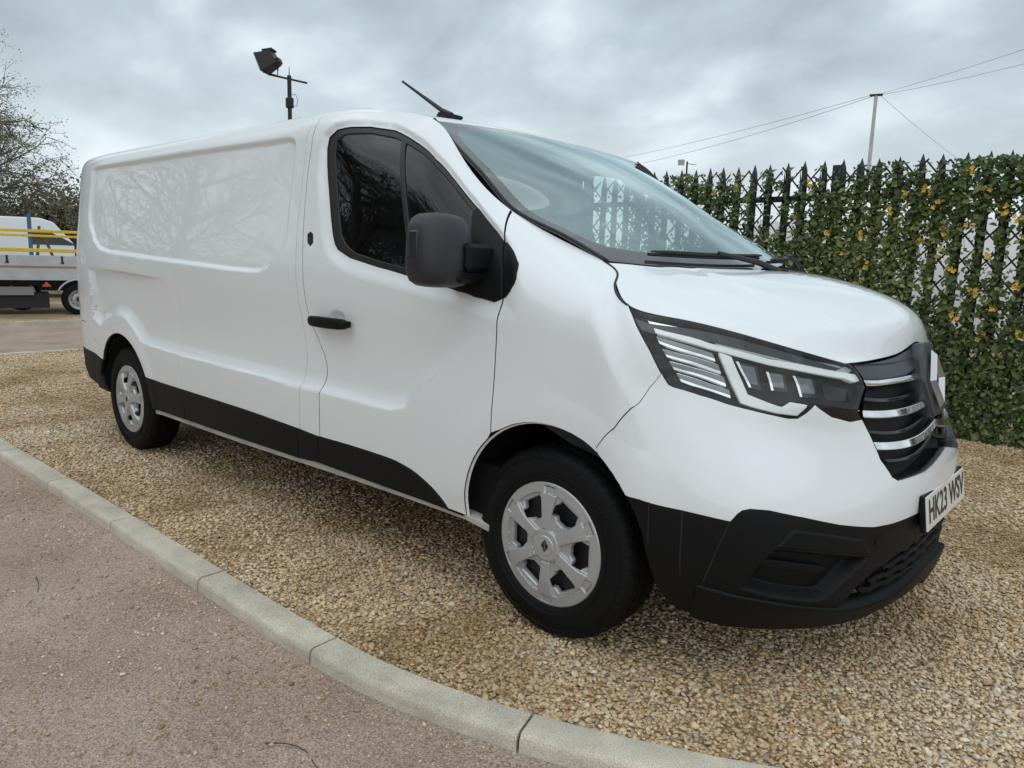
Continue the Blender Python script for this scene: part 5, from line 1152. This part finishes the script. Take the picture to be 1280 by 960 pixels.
def leaves(name,P,size,nrm,parent,material,tone,fold=.25,label=None,two=True):
    n=len(P);a=npr.normal(0,1,(n,3));a-= (a*nrm).sum(1,keepdims=True)*nrm;a/=np.linalg.norm(a,axis=1,keepdims=True);b=np.cross(nrm,a)
    s=size[:,None]
    V=np.stack([P-a*s*.55,P+b*s*.36-a*s*.15-nrm*s*fold*-.3,P+a*s*.6,P-b*s*.36-a*s*.15-nrm*s*fold*-.3],1).reshape(-1,3)
    i=np.arange(n)*4;F=np.concatenate([np.c_[i,i+1,i+2],np.c_[i,i+2,i+3]])
    me=bpy.data.meshes.new(name);me.vertices.add(len(V));me.vertices.foreach_set('co',V.ravel());me.loops.add(F.size);me.loops.foreach_set('vertex_index',F.ravel().astype(np.int32));me.polygons.add(len(F));me.polygons.foreach_set('loop_start',np.arange(0,F.size,3,dtype=np.int32));me.update(calc_edges=True)
    at=me.attributes.new('tone','FLOAT','POINT');at.data.foreach_set('value',np.repeat(tone,4).astype(np.float32));me.materials.append(material)
    o=link(bpy.data.objects.new(name,me),parent,kind='stuff');
    if label:o['label']=label
    return o
tl=empty('ivy_trellis',(0,FY-.09,0),label='black lattice trellis of artificial ivy with yellow flowers in front of the fence',category='trellis')
x0,x1,z0,z1=-6.4,4.1,.06,2.15;pitch=.165;sl=.85
def lath(x,sgn):
    # diagonal from bottom (x,z0) rising with slope; clip to the panel
    a=[x,z0];b=[x+sgn*(z1-z0)*sl,z1]
    def cl(t): return (a[0]+(b[0]-a[0])*t,a[1]+(b[1]-a[1])*t)
    t0,t1=0,1
    d=b[0]-a[0]
    for lim,s in ((x0,1),(x1,-1)):
        ta=(lim-a[0])/d
        if s*d>0: t0=max(t0,ta)
        else: t1=min(t1,ta)
    return (cl(t0),cl(t1)) if t1-t0>.04 else None
nl=0
for sgn in (1,-1):
    for x in np.arange(x0-2,x1+2,pitch*1.0):
        q=lath(x+.02*sgn,sgn)
        if q is None: continue
        (xa,za),(xb,zb)=q;w=MB();ov=rnd.uniform(0,.05);d=np.array([xb-xa,zb-za]);l=np.hypot(*d);d/=l;xb+=d[0]*ov;zb+=d[1]*ov
        w.box(((xa+xb)/2,.004*sgn,(za+zb)/2),(l+ov,.005,.013),rot=(0,-math.atan2(zb-za,xb-xa),0));w.obj('lath',M['lath'],tl)
# leaves: dense low, thinner along the top and in a broken band at eye level
n=84000;P=np.c_[np.where(npr.rand(n)<.78,npr.uniform(-2.9,2.0,n),npr.uniform(x0,x1,n)),npr.normal(-.025,.028,n),npr.uniform(.0,2.17,n)]
g=lambda a,b,c,x,z:np.sin(x*a+c)*np.sin(z*b+c*1.7)
cov=.80+.34*g(2.3,3.1,.4,P[:,0],P[:,2])+.34*g(7.1,6.2,1.9,P[:,0],P[:,2])+.2*g(17.,13.,.3,P[:,0],P[:,2])
cov-=.60*SM((P[:,2]-2.0)/.16)                      # ragged top
cov-=.46*np.exp(-((P[:,2]-1.36)/.27)**2)*SM((P[:,0]+.15)/.5)    # gaps at eye level to the right
cov-=.55*SM((-.65-P[:,0])/.5)*SM((P[:,2]-1.45)/.2)
# leaves grow in vertical runs
cov+=.24*np.cos((P[:,0]+6.58)*2*np.pi/.1555+.5*np.sin(P[:,2]*3))+.12*SM((P[:,2]-1.7)/.2)
P=P[npr.rand(n)<np.clip(cov,.03,1)]
nr=np.c_[npr.normal(0,.55,len(P)),-np.abs(npr.normal(.8,.3,len(P))),npr.normal(.45,.5,len(P))];nr/=np.linalg.norm(nr,axis=1,keepdims=True)
tone=np.clip(npr.beta(1.7,2.6,len(P))+.18*g(1.7,2.9,2.2,P[:,0],P[:,2]),0,1)
leaves('ivy_leaves',P,np.exp(npr.normal(math.log(.036),.32,len(P))),nr,tl,M['leaf'],tone)
# vine stems
w=MB()
for x in np.arange(x0,x1,.12):
    z=npr.uniform(.1,1.6);pq=[(x+npr.normal(0,.03),-.01,z)]
    for _ in range(5): pq.append((pq[-1][0]+npr.normal(0,.05),-.012+npr.normal(0,.008),pq[-1][2]+npr.uniform(.03,.12)))
    w.tube(pq,.0022,4)
w.obj('ivy_stems',M['lath'],tl,kind='stuff')
fl_pos=[(-1.93,1.99),(-1.70,2.02),(-1.15,1.76),(-1.05,2.03),(-.86,1.62),(-.72,1.45),(-.35,1.78),(-.28,1.9),(-.10,1.93),(-.02,1.83),(.05,1.62),(.02,1.50),(.16,2.07),(.22,1.66),(.30,1.96),(.12,1.31),(.36,1.44),(.44,1.78),(.52,1.70),(.60,1.58),(.68,1.74),(.30,1.16),(.56,1.22),(.46,1.02),(.70,1.07),(.18,.98),(.62,.86),(-.12,1.56),(.38,.82),(-.55,1.60),(-.50,1.34)]
for x,z in fl_pos+[(npr.uniform(.8,3.8),npr.uniform(.5,2.0)) for _ in range(16)]+[(npr.uniform(-6,-2.2),npr.uniform(.5,2.0)) for _ in range(12)]:
    w=MB()
    for j in range(rnd.choice((2,3,3,4))):
        c=np.array([x+rnd.uniform(-.03,.03),-.06+rnd.uniform(-.015,.01),z+rnd.uniform(-.035,.03)])
        for k in range(5):
            a=k*1.257+rnd.uniform(-.3,.3);r_=rnd.uniform(.016,.026);d=np.array([math.cos(a),-.35,math.sin(a)]);e_=np.array([-math.sin(a),0,math.cos(a)])
            w.add([c,c+d*r_*.6+e_*r_*.38,c+d*r_,c+d*r_*.6-e_*r_*.38],[(0,1,2),(0,2,3)])
    w.obj('flower',M['petal'],tl)
# ------------------------------------------------------------------ trees
M['bark']=mat('bark',(.15,.135,.11),.9,var=.35,vscale=3)
M['bud']=leafmat();M['bud'].name='spring_bud'
r_=[n for n in M['bud'].node_tree.nodes if n.type=='VALTORGB'][0].color_ramp.elements
for e_,c in zip(r_,((.10,.085,.05),(.16,.15,.08),(.22,.21,.11),(.28,.27,.15),(.36,.33,.20))): e_.color=(*c,1)
def grow(seed,height,spread,levels=5,droop=.0,ntw=2):
    rg=random.Random(seed);br=MB();tips=[]
    H=height
    def limb(p,d,l,r,lev,k):
        P=[p];q=p;dd=d.copy()
        for i in range(k):
            dd=(dd+Vector((rg.gauss(0,.16),rg.gauss(0,.16),rg.gauss(0,.10)+(.06 if lev<2 else -droop*3)))).normalized();q=q+dd*(l/k);P.append(q)
        br.tube([tuple(a) for a in P],np.linspace(r,max(r*.35,.004),k+1),6 if lev<1 else (5 if lev<2 else 3),cap=False)
        return P,dd
    def side(d,an):
        ax=d.orthogonal().normalized();ax.rotate(Matrix.Rotation(rg.uniform(0,6.28),3,d));n_=d.copy();n_.rotate(Matrix.Rotation(an,3,ax));return n_.normalized()
    trunk=[Vector((0,0,-.1))];d=Vector((rg.gauss(0,.05),rg.gauss(0,.05),1)).normalized()
    for i in range(8):
        d=(d+Vector((rg.gauss(0,.07),rg.gauss(0,.07),.12))).normalized();trunk.append(trunk[-1]+d*H*.8/8)
    br.tube([tuple(a) for a in trunk],np.linspace(H*.024,H*.006,9),8,cap=False)
    nl=13+4*levels
    for a in range(nl):
        f=.20+.80*(a/(nl-1))**.85;i=min(7,int(f*8));p=trunk[i].lerp(trunk[i+1],f*8-i if f<1 else 1)
        az=a*2.4+rg.uniform(-.4,.4);up=rg.uniform(.25,.75)+.7*f**3
        dl=Vector((math.cos(az),math.sin(az),up)).normalized();L1=H*.42*spread*(1-.55*f**1.6)*rg.uniform(.75,1.1)
        P1,d1=limb(p,dl,L1,H*.010*(1.15-.6*f),0,6)
        for b in range(13):
            k=rg.randint(1,6);L2=L1*rg.uniform(.28,.52);P2,d2=limb(P1[k],side((P1[k]-P1[k-1]).normalized(),rg.uniform(.4,1.0)),L2,H*.0032,1,4)
            for c in range(3+levels):
                m=rg.randint(1,4);L3=L2*rg.uniform(.35,.6);P3,d3=limb(P2[m],side((P2[m]-P2[m-1]).normalized(),rg.uniform(.4,1.0)),L3,H*.0014,2,3)
                tips.append((P3[-1],d3));tips.append((P3[-2],d3))
                for t_ in range(ntw):
                    P4,d4=limb(P3[rg.randint(1,3)],side(d3,rg.uniform(.4,.9)),L3*.5,H*.0008,3,2);tips.append((P4[-1],d4))
    return br,tips
def tree(name,seed,h,loc,label,spread=1.15,buds=9,budsize=.05,levels=5,droop=.02,group=None,mesh=None,rz=0,sc=1,tw=2):
    root=empty(name,loc,rz,label=label,category='tree')
    if group: root['group']=group
    root.scale=(sc,sc,sc)
    if mesh is None:
        br,tips=grow(seed,h,spread,levels,droop,tw);t1=br.mesh('trunk',M['bark'],True)
        P=[];
        for p,d in tips:
            for _ in range(buds): P.append([p.x+rnd.gauss(0,.09)*h/9,p.y+rnd.gauss(0,.09)*h/9,p.z+rnd.gauss(0,.08)*h/9])
        P=np.array(P);nr=npr.normal(0,1,(len(P),3));nr/=np.linalg.norm(nr,axis=1,keepdims=True)
        lv=leaves('crown',P,npr.uniform(.5,1.2,len(P))*budsize,nr,None,M['bud'],npr.beta(2,2,len(P)));mesh=(t1,lv.data);del lv['kind'];lv.parent=root
    else:
        link(bpy.data.objects.new('crown',mesh[1]),root)
    link(bpy.data.objects.new('trunk',mesh[0]),root);return root,mesh
def polar(az,d,z=0): return (CX+d*math.cos(R(az)),CY+d*math.sin(R(az)),z)
t0,tm=tree('spring_tree',5,9.4,polar(168.9,30,-.05),'bare spreading tree with fine budding twigs at the left behind the flatbed truck',1.05,7,.055,6,.05)
far_groups='bare trees across the car park'
_,tm2=tree('bare_tree',21,9.5,polar(207,17,-.05),'tall bare tree across the car park, mirrored in the rear panel of the van',1.05,1,.05,3,.0)
tree('bare_tree',0,0,polar(222,15.5,-.05),'bare branching tree mirrored in the cab window of the van',mesh=tm2,rz=1.3,sc=1.05)
tree('bare_tree',0,0,polar(193,20,-.05),'bare tree near the far end of the car park behind the tarmac',mesh=tm2,rz=2.9,sc=.9)
tree('bare_tree',0,0,polar(236,18,-.05),'bare tree rising beside the dark site cabin',mesh=tm2,rz=4.4,sc=1.1)
tree('bare_tree',0,0,polar(214,21,-.05),'bare tree standing between two others beyond the cabin',mesh=tm,rz=1.0,sc=1.0)
tree('bare_tree',0,0,polar(182,26,-.05),'budding tree beyond the left end of the car park',mesh=tm,rz=2.6,sc=.9)
tree('bare_tree',0,0,polar(252,20,-.05),'bare tree behind the photographer on the right of the cabin',mesh=tm2,rz=.4,sc=.95)
# hedges and bushes
def bush(name,loc,sx_,sy_,sz_,n,label,size=.10,tonehi=.6,col='leaf',rz=0):
    root=empty(name,loc,rz,label=label,category='hedge' if 'hedge' in name else 'bush')
    cl_=npr.normal(0,1,(26,3));cl_/=np.linalg.norm(cl_,axis=1,keepdims=True);cl_*=npr.uniform(.55,.95,(26,1));cl_[:,2]=np.abs(cl_[:,2])
    k=npr.randint(0,26,n);q=cl_[k]+npr.normal(0,.20,(n,3));P=np.c_[q[:,0]*sx_,q[:,1]*sy_,np.abs(q[:,2])*sz_]
    nr=npr.normal(0,1,(n,3))+np.array([0,0,.4]);nr/=np.linalg.norm(nr,axis=1,keepdims=True)
    o=leaves('foliage',P,npr.uniform(.6,1.4,n)*size,nr,root,M[col],np.clip(npr.beta(1.8,2.4,n)*tonehi+.25*((k%7)/7-.4),0,1));del o['kind']
    w=MB()
    for i in range(26): w.tube([(0.3*cl_[i][0]*sx_,.3*cl_[i][1]*sy_,0),(cl_[i][0]*sx_*.7,cl_[i][1]*sy_*.7,cl_[i][2]*sz_*.7)],[.03,.01],4)
    w.obj('stems',M['bark'],root);return root
for i,(az,d,sx_,sz_,lab,cc) in enumerate(((166.5,35,4.5,3.7,'olive brown hedge bush behind the flatbed truck at the left edge','bud'),(162.8,36,2.8,3.7,'brown and green budding bush behind the flatbed truck','bud'),(160.2,37,3.0,3.0,'low brown bush just beside the rear of the white van','bud'),(171.5,36,5.0,3.9,'large hedge bush beyond the left edge of the yard','leaf'))):
    bush('hedge_bush',polar(az,d,-.05),sx_,1.6,sz_,15000,lab,.12,.55,cc,R(az+90))
for i,(az,d,w_,h_) in enumerate(((186,24,6,3.0),(198,25,7,3.4),(212,26,7,3.0),(228,27,7,3.4),(243,26,7,3.1),(258,25,7,3.2),(275,25,8,3.0))):
    bush('hedge_bush',polar(az,d,-.05),w_,1.8,h_,5000,['first','second','third','fourth','fifth','sixth','seventh'][i]+' hedge bush from the left across the car park, seen in reflections',.16,.45,'leaf',R(az+90))
# ------------------------------------------------------------------ poles and wires
M['post']=mat('pole_grey',(.42,.43,.43),.6,var=.15);M['darkmetal']=mat('dark_metal',(.025,.025,.027),.5,metal=.4);M['wire']=mat('wire_black',(.03,.03,.033),.6)
tp=polar(107.28,26);tz=1.294+.2005*26
tpo=empty('telegraph_pole',(tp[0],tp[1],0),label='slim pale telegraph pole rising behind the ivy fence',category='pole')
w=MB();w.tube([(0,0,-.1),(0,0,tz)],[.072,.050],12);w.obj('pole',M['post'],tpo,smooth=True,sharp=40)
w=MB();w.box((0,0,tz+.02),(.36,.10,.06),rot=(0,0,R(17)),bev=.01);w.obj('crossarm',M['darkmetal'],tpo)
def wire(a,b,sag,rad,lab):
    a=np.array(a);b=np.array(b);t=np.linspace(0,1,40)[:,None];P=a+(b-a)*t;P[:,2]-=4*sag*(t*(1-t))[:,0];w=MB();w.tube(P,rad,5);o=w.obj('overhead_wire',M['wire'],smooth=True);o['label']=lab;o['category']='wire';o['group']='overhead wires'
top=np.array([tp[0],tp[1],tz+.04])
def far(az,sl_,d): return np.array([CX+d*math.cos(R(az)),CY+d*math.sin(R(az)),1.294+sl_*d])
r1=far(95.5,.262,21);r2=far(95.5,.253,21)
wire(top+(.12,0,0),top+(r1+(0,0,.1)-top)*2.2,.22,.0045,'upper overhead wire running right from the telegraph pole');wire(top+(.05,0,-.03),top+(r2-top)*2.2,.36,.0045,'lower overhead wire running right from the telegraph pole')
ex=lambda q,k:np.array([top[0]+(q[0]-top[0])*k,top[1]+(q[1]-top[1])*k,top[2]+(q[2]-top[2])*k])
l1=ex(far(126.0,.1375,42),1.7);l2=ex(far(126.0,.1335,42),1.7)
wire(top+(-.12,0,0),l1,.45,.006,'upper overhead wire running left from the telegraph pole');wire(top+(-.12,0,-.05),l2,.75,.006,'lower overhead wire running left from the telegraph pole')
wire(top+(.1,0,-.02),far(102.0,.125,33),.05,.0045,'thin stay wire slanting down right from the telegraph pole')
# floodlight on a mast behind the van
fp=polar(148.03,13.2)
fo=empty('floodlight_mast',(fp[0],fp[1],0),label='dark floodlight on a thin mast rising behind the van roof',category='floodlight')
fd=R(148.03);rt=np.array([math.cos(fd-math.pi/2),math.sin(fd-math.pi/2),0]);fw_=np.array([math.cos(fd),math.sin(fd),0]);up_=np.array([0,0,1.])
def lp(r_,u_,f_=0): return rt*r_+up_*u_+fw_*f_
zt=1.294+.2145*13.2
w=MB();w.tube([(0,0,-.1),(0,0,zt)],.033,10);w.obj('mast',M['darkmetal'],fo,smooth=True,sharp=40)
w=MB();w.tube([lp(-.31,zt-.01),lp(.28,zt-.09)],.016,8);w.tube([(0,0,zt),(0,0,zt+.14)],[.010,.004],6);w.tube([lp(0,zt-.3),lp(.09,zt-.28),lp(.13,zt-.36),lp(.11,zt-.46),lp(.02,zt-.47)],.005,5);w.box((0,0,zt-.42),(.10,.10,.16),bev=.01);w.obj('crossbar',M['darkmetal'],fo,smooth=True,sharp=40)
def flood(c,s,parent,tilt,yaw):
    w=MB()
    V=[(-.5,-.42,.42),(.5,-.42,.42),(.5,-.42,-.42),(-.5,-.42,-.42),(-.34,.30,.30),(.34,.30,.30),(.34,.38,-.30),(-.34,.38,-.30)]
    w.add(V,[(0,1,2,3),(7,6,5,4),(0,4,5,1),(1,5,6,2),(2,6,7,3),(3,7,4,0)])
    for x in (-.26,-.13,0,.13,.26): w.box((x,.16,.40),(.02,.50,.10),rot=(R(-14),0,0))
    w.box((0,.40,-.20),(.40,.22,.26),bev=.03);o=w.obj('lamp_housing',M['darkmetal'],parent,fix=True);o.location=c;o.scale=(s,s,s);o.rotation_euler=(tilt,0,yaw)
    g=MB();g.box((0,-.43,0),(1.02,.03,.86),bev=.01);g.obj('lamp_glass',mat('flood_glass',(.45,.47,.48),.2,coat=.5),o)
    return o
flood(tuple(lp(-.30,zt+.20)),.34,fo,R(22),fd-R(180)-R(22))
w=MB();w.tube([lp(-.44,zt+.12),lp(-.40,zt+.02),lp(-.18,zt-.02),lp(-.17,zt+.12)],.013,6);w.obj('yoke',M['darkmetal'],fo,smooth=True)
sp=polar(119.75,16);so_=empty('small_floodlight',(sp[0],sp[1],0),label='small square floodlight on a thin pole beyond the fence top',category='floodlight')
szt=1.294+.1285*16
w=MB();w.tube([(.10,.06,0),(.10,.06,szt+.02)],.018,8);w.tube([(.10,.06,szt-.02),(.26,.16,szt-.05)],.006,5);w.obj('pole',M['darkmetal'],so_,smooth=True)
flood((0,0,szt),.13,so_,R(10),R(30))
# ------------------------------------------------------------------ far vehicles
M['vanwhite']=mat('far_van_white',(.78,.79,.80),.25,coat=.6);M['bed']=mat('alloy_dropside',(.50,.51,.52),.5,metal=.3,var=.12,vscale=4);M['yellow']=mat('yellow_rail',(.72,.50,.035),.45,var=.1);M['tan']=mat('tan_strip',(.34,.23,.09),.7);M['blue']=mat('blue_post',(.05,.13,.26),.5);M['steelwheel']=mat('steel_wheel',(.45,.46,.47),.4,metal=.6);M['chassis']=mat('chassis_black',(.018,.018,.02),.6);M['darkglass']=mat('dark_glass',(.02,.026,.03),.06);M['redrefl']=mat('red_reflector',(.55,.10,.06),.3);M['rail_grey']=mat('chassis_grey',(.30,.30,.30),.55,metal=.3)
def wheelset(parent,x,y,r,w_=.23,side=-1):
    w=MB();w.lathe([(.62*r,-w_*.48),(.78*r,-w_*.52),(.95*r,-w_*.46),(r,-w_*.3),(r,w_*.3),(.95*r,w_*.46),(.6*r,w_*.45)],36);t=w.mesh('tyre',M['tyre'],True,40)
    q=MB();q.lathe([(.0,-.30*w_),(.22*r,-.34*w_),(.24*r,-.20*w_),(.40*r,-.16*w_),(.52*r,-.34*w_),(.60*r,-.44*w_),(.64*r,-.49*w_),(.66*r,-.44*w_)],36)
    o=link(bpy.data.objects.new('wheel',q.mesh('wheel',M['steelwheel'],True,35)),parent);o.location=(x,y,r);o.rotation_euler=(0,0,0 if side<0 else math.pi);link(bpy.data.objects.new('tyre',t),o)
    hb=MB();hb.lathe([(0,-.36*w_),(.17*r,-.36*w_),(.2*r,-.30*w_)],20)
    for a in range(10): hb.lathe([(0,-.172*w_),(.045*r,-.172*w_)],8,c=(.45*r*math.cos(a*.6283),-.10*w_,.45*r*math.sin(a*.6283)))
    hb.obj('hub',M['chassis'],o,smooth=True,sharp=40)
ta=polar(161.75,17.3);
tdir=R(161.75+90+180)+R(4)     # truck's local +x points to picture right
truck=empty('flatbed_truck',(ta[0],ta[1],-.03),tdir,label='grey dropside flatbed truck with yellow rails parked at the left',category='truck')
wheelset(truck,0,0,.31,.22)
wheelset(truck,3.5,0,.31,.22)
wheelset(truck,-2.6,1.9,.31,.22)
for (z,h) in ((.835,.19),(1.055,.22)):
    w=MB();w.box((-1.2,0,z),(6.6,.035,h-.012),bev=.006);w.obj('dropside_board',M['bed'],truck)
w=MB();w.box((-1.2,-.012,.938),(6.6,.03,.030));w.obj('side_strip',M['tan'],truck)
for x in (-3.6,-2.1,-1.15,-.25,.9):
    w=MB();w.box((x,-.024,1.09),(.035,.014,.13),bev=.004);w.box((x,-.028,1.02),(.06,.016,.03),bev=.004);w.obj('dropside_latch',M['chassis'],truck)
for x in (-2.9,-1.6,-.7,.45):
    w=MB();w.box((x,-.022,.76),(.09,.02,.05),bev=.006);w.obj('dropside_hinge',M['steelwheel'],truck)
w=MB();w.box((-1.2,1.0,.72),(6.6,2.1,.07));w.obj('deck',M['bed'],truck)
w=MB();w.box((-1.2,.02,.715),(6.6,.03,.05));w.obj('deck_edge',M['rail_grey'],truck)
for z,h in ((1.62,.055),(1.53,.045),(1.255,.07)):
    w=MB();w.box((-1.2,.02,z),(6.6,.03,h),bev=.006);w.obj('side_rail',M['yellow'],truck)
for x in (-.75,1.9,-3.2):
    w=MB();w.box((x,.05,1.36+(.16 if x==-.75 else 0)),(.07,.05,.62+(.22 if x==-.75 else 0)));w.obj('rail_post',M['blue'] if x==-.75 else M['yellow'],truck)
w=MB();w.box((-.62,.12,1.42),(.05,.05,.6),rot=(0,R(6),0));w.box((-.45,.2,1.32),(.05,.05,.42),rot=(0,R(-18),0));w.obj('loose_tool',mat('tool_wood',(.16,.10,.06),.7),truck)
w=MB();w.box((.12,.35,1.43),(.24,.12,.62),bev=.02);w.box((.33,.35,1.38),(.14,.10,.52),bev=.02);w.obj('headboard_locker',M['chassis'],truck)
w=MB();w.box((-1.4,.9,.55),(5.8,.9,.18));w.box((-1.2,.35,.62),(5.6,.05,.10));w.box((-1.6,.5,.28),(2.2,.6,.3));w.obj('chassis',M['chassis'],truck)
w=MB();w.box((-1.95,.12,.47),(2.4,.04,.17),bev=.01);w.obj('side_guard',M['rail_grey'],truck)
w=MB();an=np.linspace(R(28),R(160),14);w.tube([(.39*math.cos(a),-.05,.31+.39*math.sin(a)) for a in an],.022,6);w.obj('mudguard',M['steelwheel'],truck,smooth=True)
w=MB();w.add([(-.62,-.022,.56),(-.46,-.022,.56),(-.54,-.022,.66),(-.62,.02,.56),(-.46,.02,.56),(-.54,.02,.66)],[(0,1,2),(5,4,3),(0,3,4,1),(1,4,5,2),(2,5,3,0)]);w.obj('marker_reflector',M['redrefl'],truck,fix=True)
w=MB();w.lathe([(.0,.02),(.20,.02),(.24,-.05),(.30,-.06),(.33,0),(.30,.08)],30,c=(-.95,.5,.40));w.obj('spare_wheel',M['tyre'],truck,smooth=True,sharp=40)
w=MB();w.lathe([(.19,-.045),(.22,-.065),(.245,-.05)],30,c=(-.95,.5,.40));w.obj('spare_rim',M['steelwheel'],truck,smooth=True)
def farvan(loc,rz,label,L_=5.6,H_=2.45,window=True,hi=True,mt='vanwhite'):
    root=empty('white_van',loc,rz,label=label,category='van')
    # side profile extruded with rounded edges
    pr=[(-L_/2,.45),(-L_/2,H_-.25),(-L_/2+.12,H_-.04),(-L_/2+.35,H_),(L_/2-1.75,H_),(L_/2-1.45,H_-.10),(L_/2-.85,H_-.85),(L_/2-.80,1.38),(L_/2-.18,1.12),(L_/2-.02,.95),(L_/2,.45)]
    V=[];W_=.98;k=len(pr)
    for y,ins,sc in ((-W_,.0,1),(W_,0,1)):
        V+=[(x,y*(1-.10*max(0,(z-1.2)/1.2)),z) for x,z in pr]
    w=MB();w.add(V,[tuple(range(k)),tuple(range(2*k-1,k-1,-1))]+[(i,k+i,k+(i+1)%k,(i+1)%k) for i in range(k)]);o=w.obj('body',M[mt],root,fix=True)
    bm=bmesh.new();bm.from_mesh(o.data);bmesh.ops.bevel(bm,geom=bm.edges[:],offset=.06,segments=3,affect='EDGES',profile=.6);bm.to_mesh(o.data);bm.free();o.data.polygons.foreach_set('use_smooth',[True]*len(o.data.polygons));o.data.set_sharp_from_angle(angle=R(30))
    for s_ in (-1,1):
        w=MB();yy=lambda z:s_*(.985*(1-.10*max(0,(z-1.2)/1.2))+.004)
        q=[(L_/2-1.95,1.38),(L_/2-.95,1.38),(L_/2-1.42,H_-.42),(L_/2-1.62,H_-.30),(L_/2-1.95,H_-.30)]
        w.add([(x,yy(z),z) for x,z in q]+[(x,yy(z)-s_*.012,z) for x,z in q],[tuple(range(5)),tuple(range(9,4,-1))]+[(i,5+i,5+(i+1)%5,(i+1)%5) for i in range(5)]);w.obj('side_window',M['darkglass'],root,fix=True)
        w=MB();w.box((0,s_*.99,.50),(L_-2.6,.03,.14),bev=.01);w.obj('sill_trim',M['chassis'],root)
        for x in (L_/2-1.0,-L_/2+1.15): wheelset(root,x,s_*.86,.34,.22,s_)
    w=MB();a=Vector((L_/2-1.45,0,H_-.13));b=Vector((L_/2-.86,0,1.50));nn=Vector((b.z-a.z,0,-(b.x-a.x))).normalized()*-.012
    nn=Vector((.012,0,.009));w.add([(a+nn)[:][0:1]+(-.78,)+((a+nn)[2],),(a+nn)[:][0:1]+(.78,)+((a+nn)[2],),(b+nn)[:][0:1]+(.88,)+((b+nn)[2],),(b+nn)[:][0:1]+(-.88,)+((b+nn)[2],)],[(0,3,2,1)]);
    w.add([(x-.02,y,z-.02) for x,y,z in w.v[0]],[(0,1,2,3)]);w.obj('windscreen',M['darkglass'],root)
    for s_ in (-1,1):
        w=MB();w.box((L_/2-.10,s_*.74,.98),(.16,.30,.16),bev=.03);w.obj('headlight',M['lensdeep'],root)
    w=MB();w.box((L_/2-.02,0,.62),(.14,1.86,.26),bev=.05);w.obj('bumper',M['chassis'],root)
    return root
bp_=polar(166.6,24);farvan((bp_[0]+.0,bp_[1],-.03),tdir,'white high-roof van parked behind the flatbed truck',5.9,2.06)
farvan((-.6,8.6,-.03),R(4),'white van half hidden behind the ivy fence, nearer the pole',5.6,2.0)
farvan((5.4,8.9,-.03),R(3),'white van behind the ivy fence, further right beyond the frame edge',5.6,2.25)
farvan((-6.2,-12.5,-.06),R(12),'white van parked across the car park, mirrored in the side panels',5.0,1.75)
# site cabin mirrored in the cab window
cbn=empty('site_cabin',(*polar(228,12.0)[:2],-.06),R(228+90),label='dark site cabin with a white framed window across the drive',category='cabin')
M['cabinwall']=mat('cabin_wall',(.035,.050,.052),.6,var=.1);M['fascia']=mat('cabin_fascia',(.50,.50,.48),.6)
w=MB();w.box((0,0,1.35),(6.4,2.6,2.6),bev=.03);w.obj('wall',M['cabinwall'],cbn)
w=MB();w.box((0,0,2.76),(6.6,2.8,.22),bev=.02);w.obj('fascia',M['fascia'],cbn)
for s_ in (-1,1):
    w=MB();fx=.2*s_
    for c,d in (((fx,s_*1.32,1.95),(1.5,.06,.07)),((fx,s_*1.32,.95),(1.5,.06,.07)),((fx-.72,s_*1.32,1.45),(.07,.06,1.0)),((fx+.72,s_*1.32,1.45),(.07,.06,1.0)),((fx,s_*1.32,1.62),(1.4,.05,.05))): w.box(c,d)
    fo_=w.obj('window',M['fascia'],cbn);g=MB();g.box((fx,s_*1.306,1.45),(1.38,.02,.94));g.obj('pane',M['darkglass'],fo_)
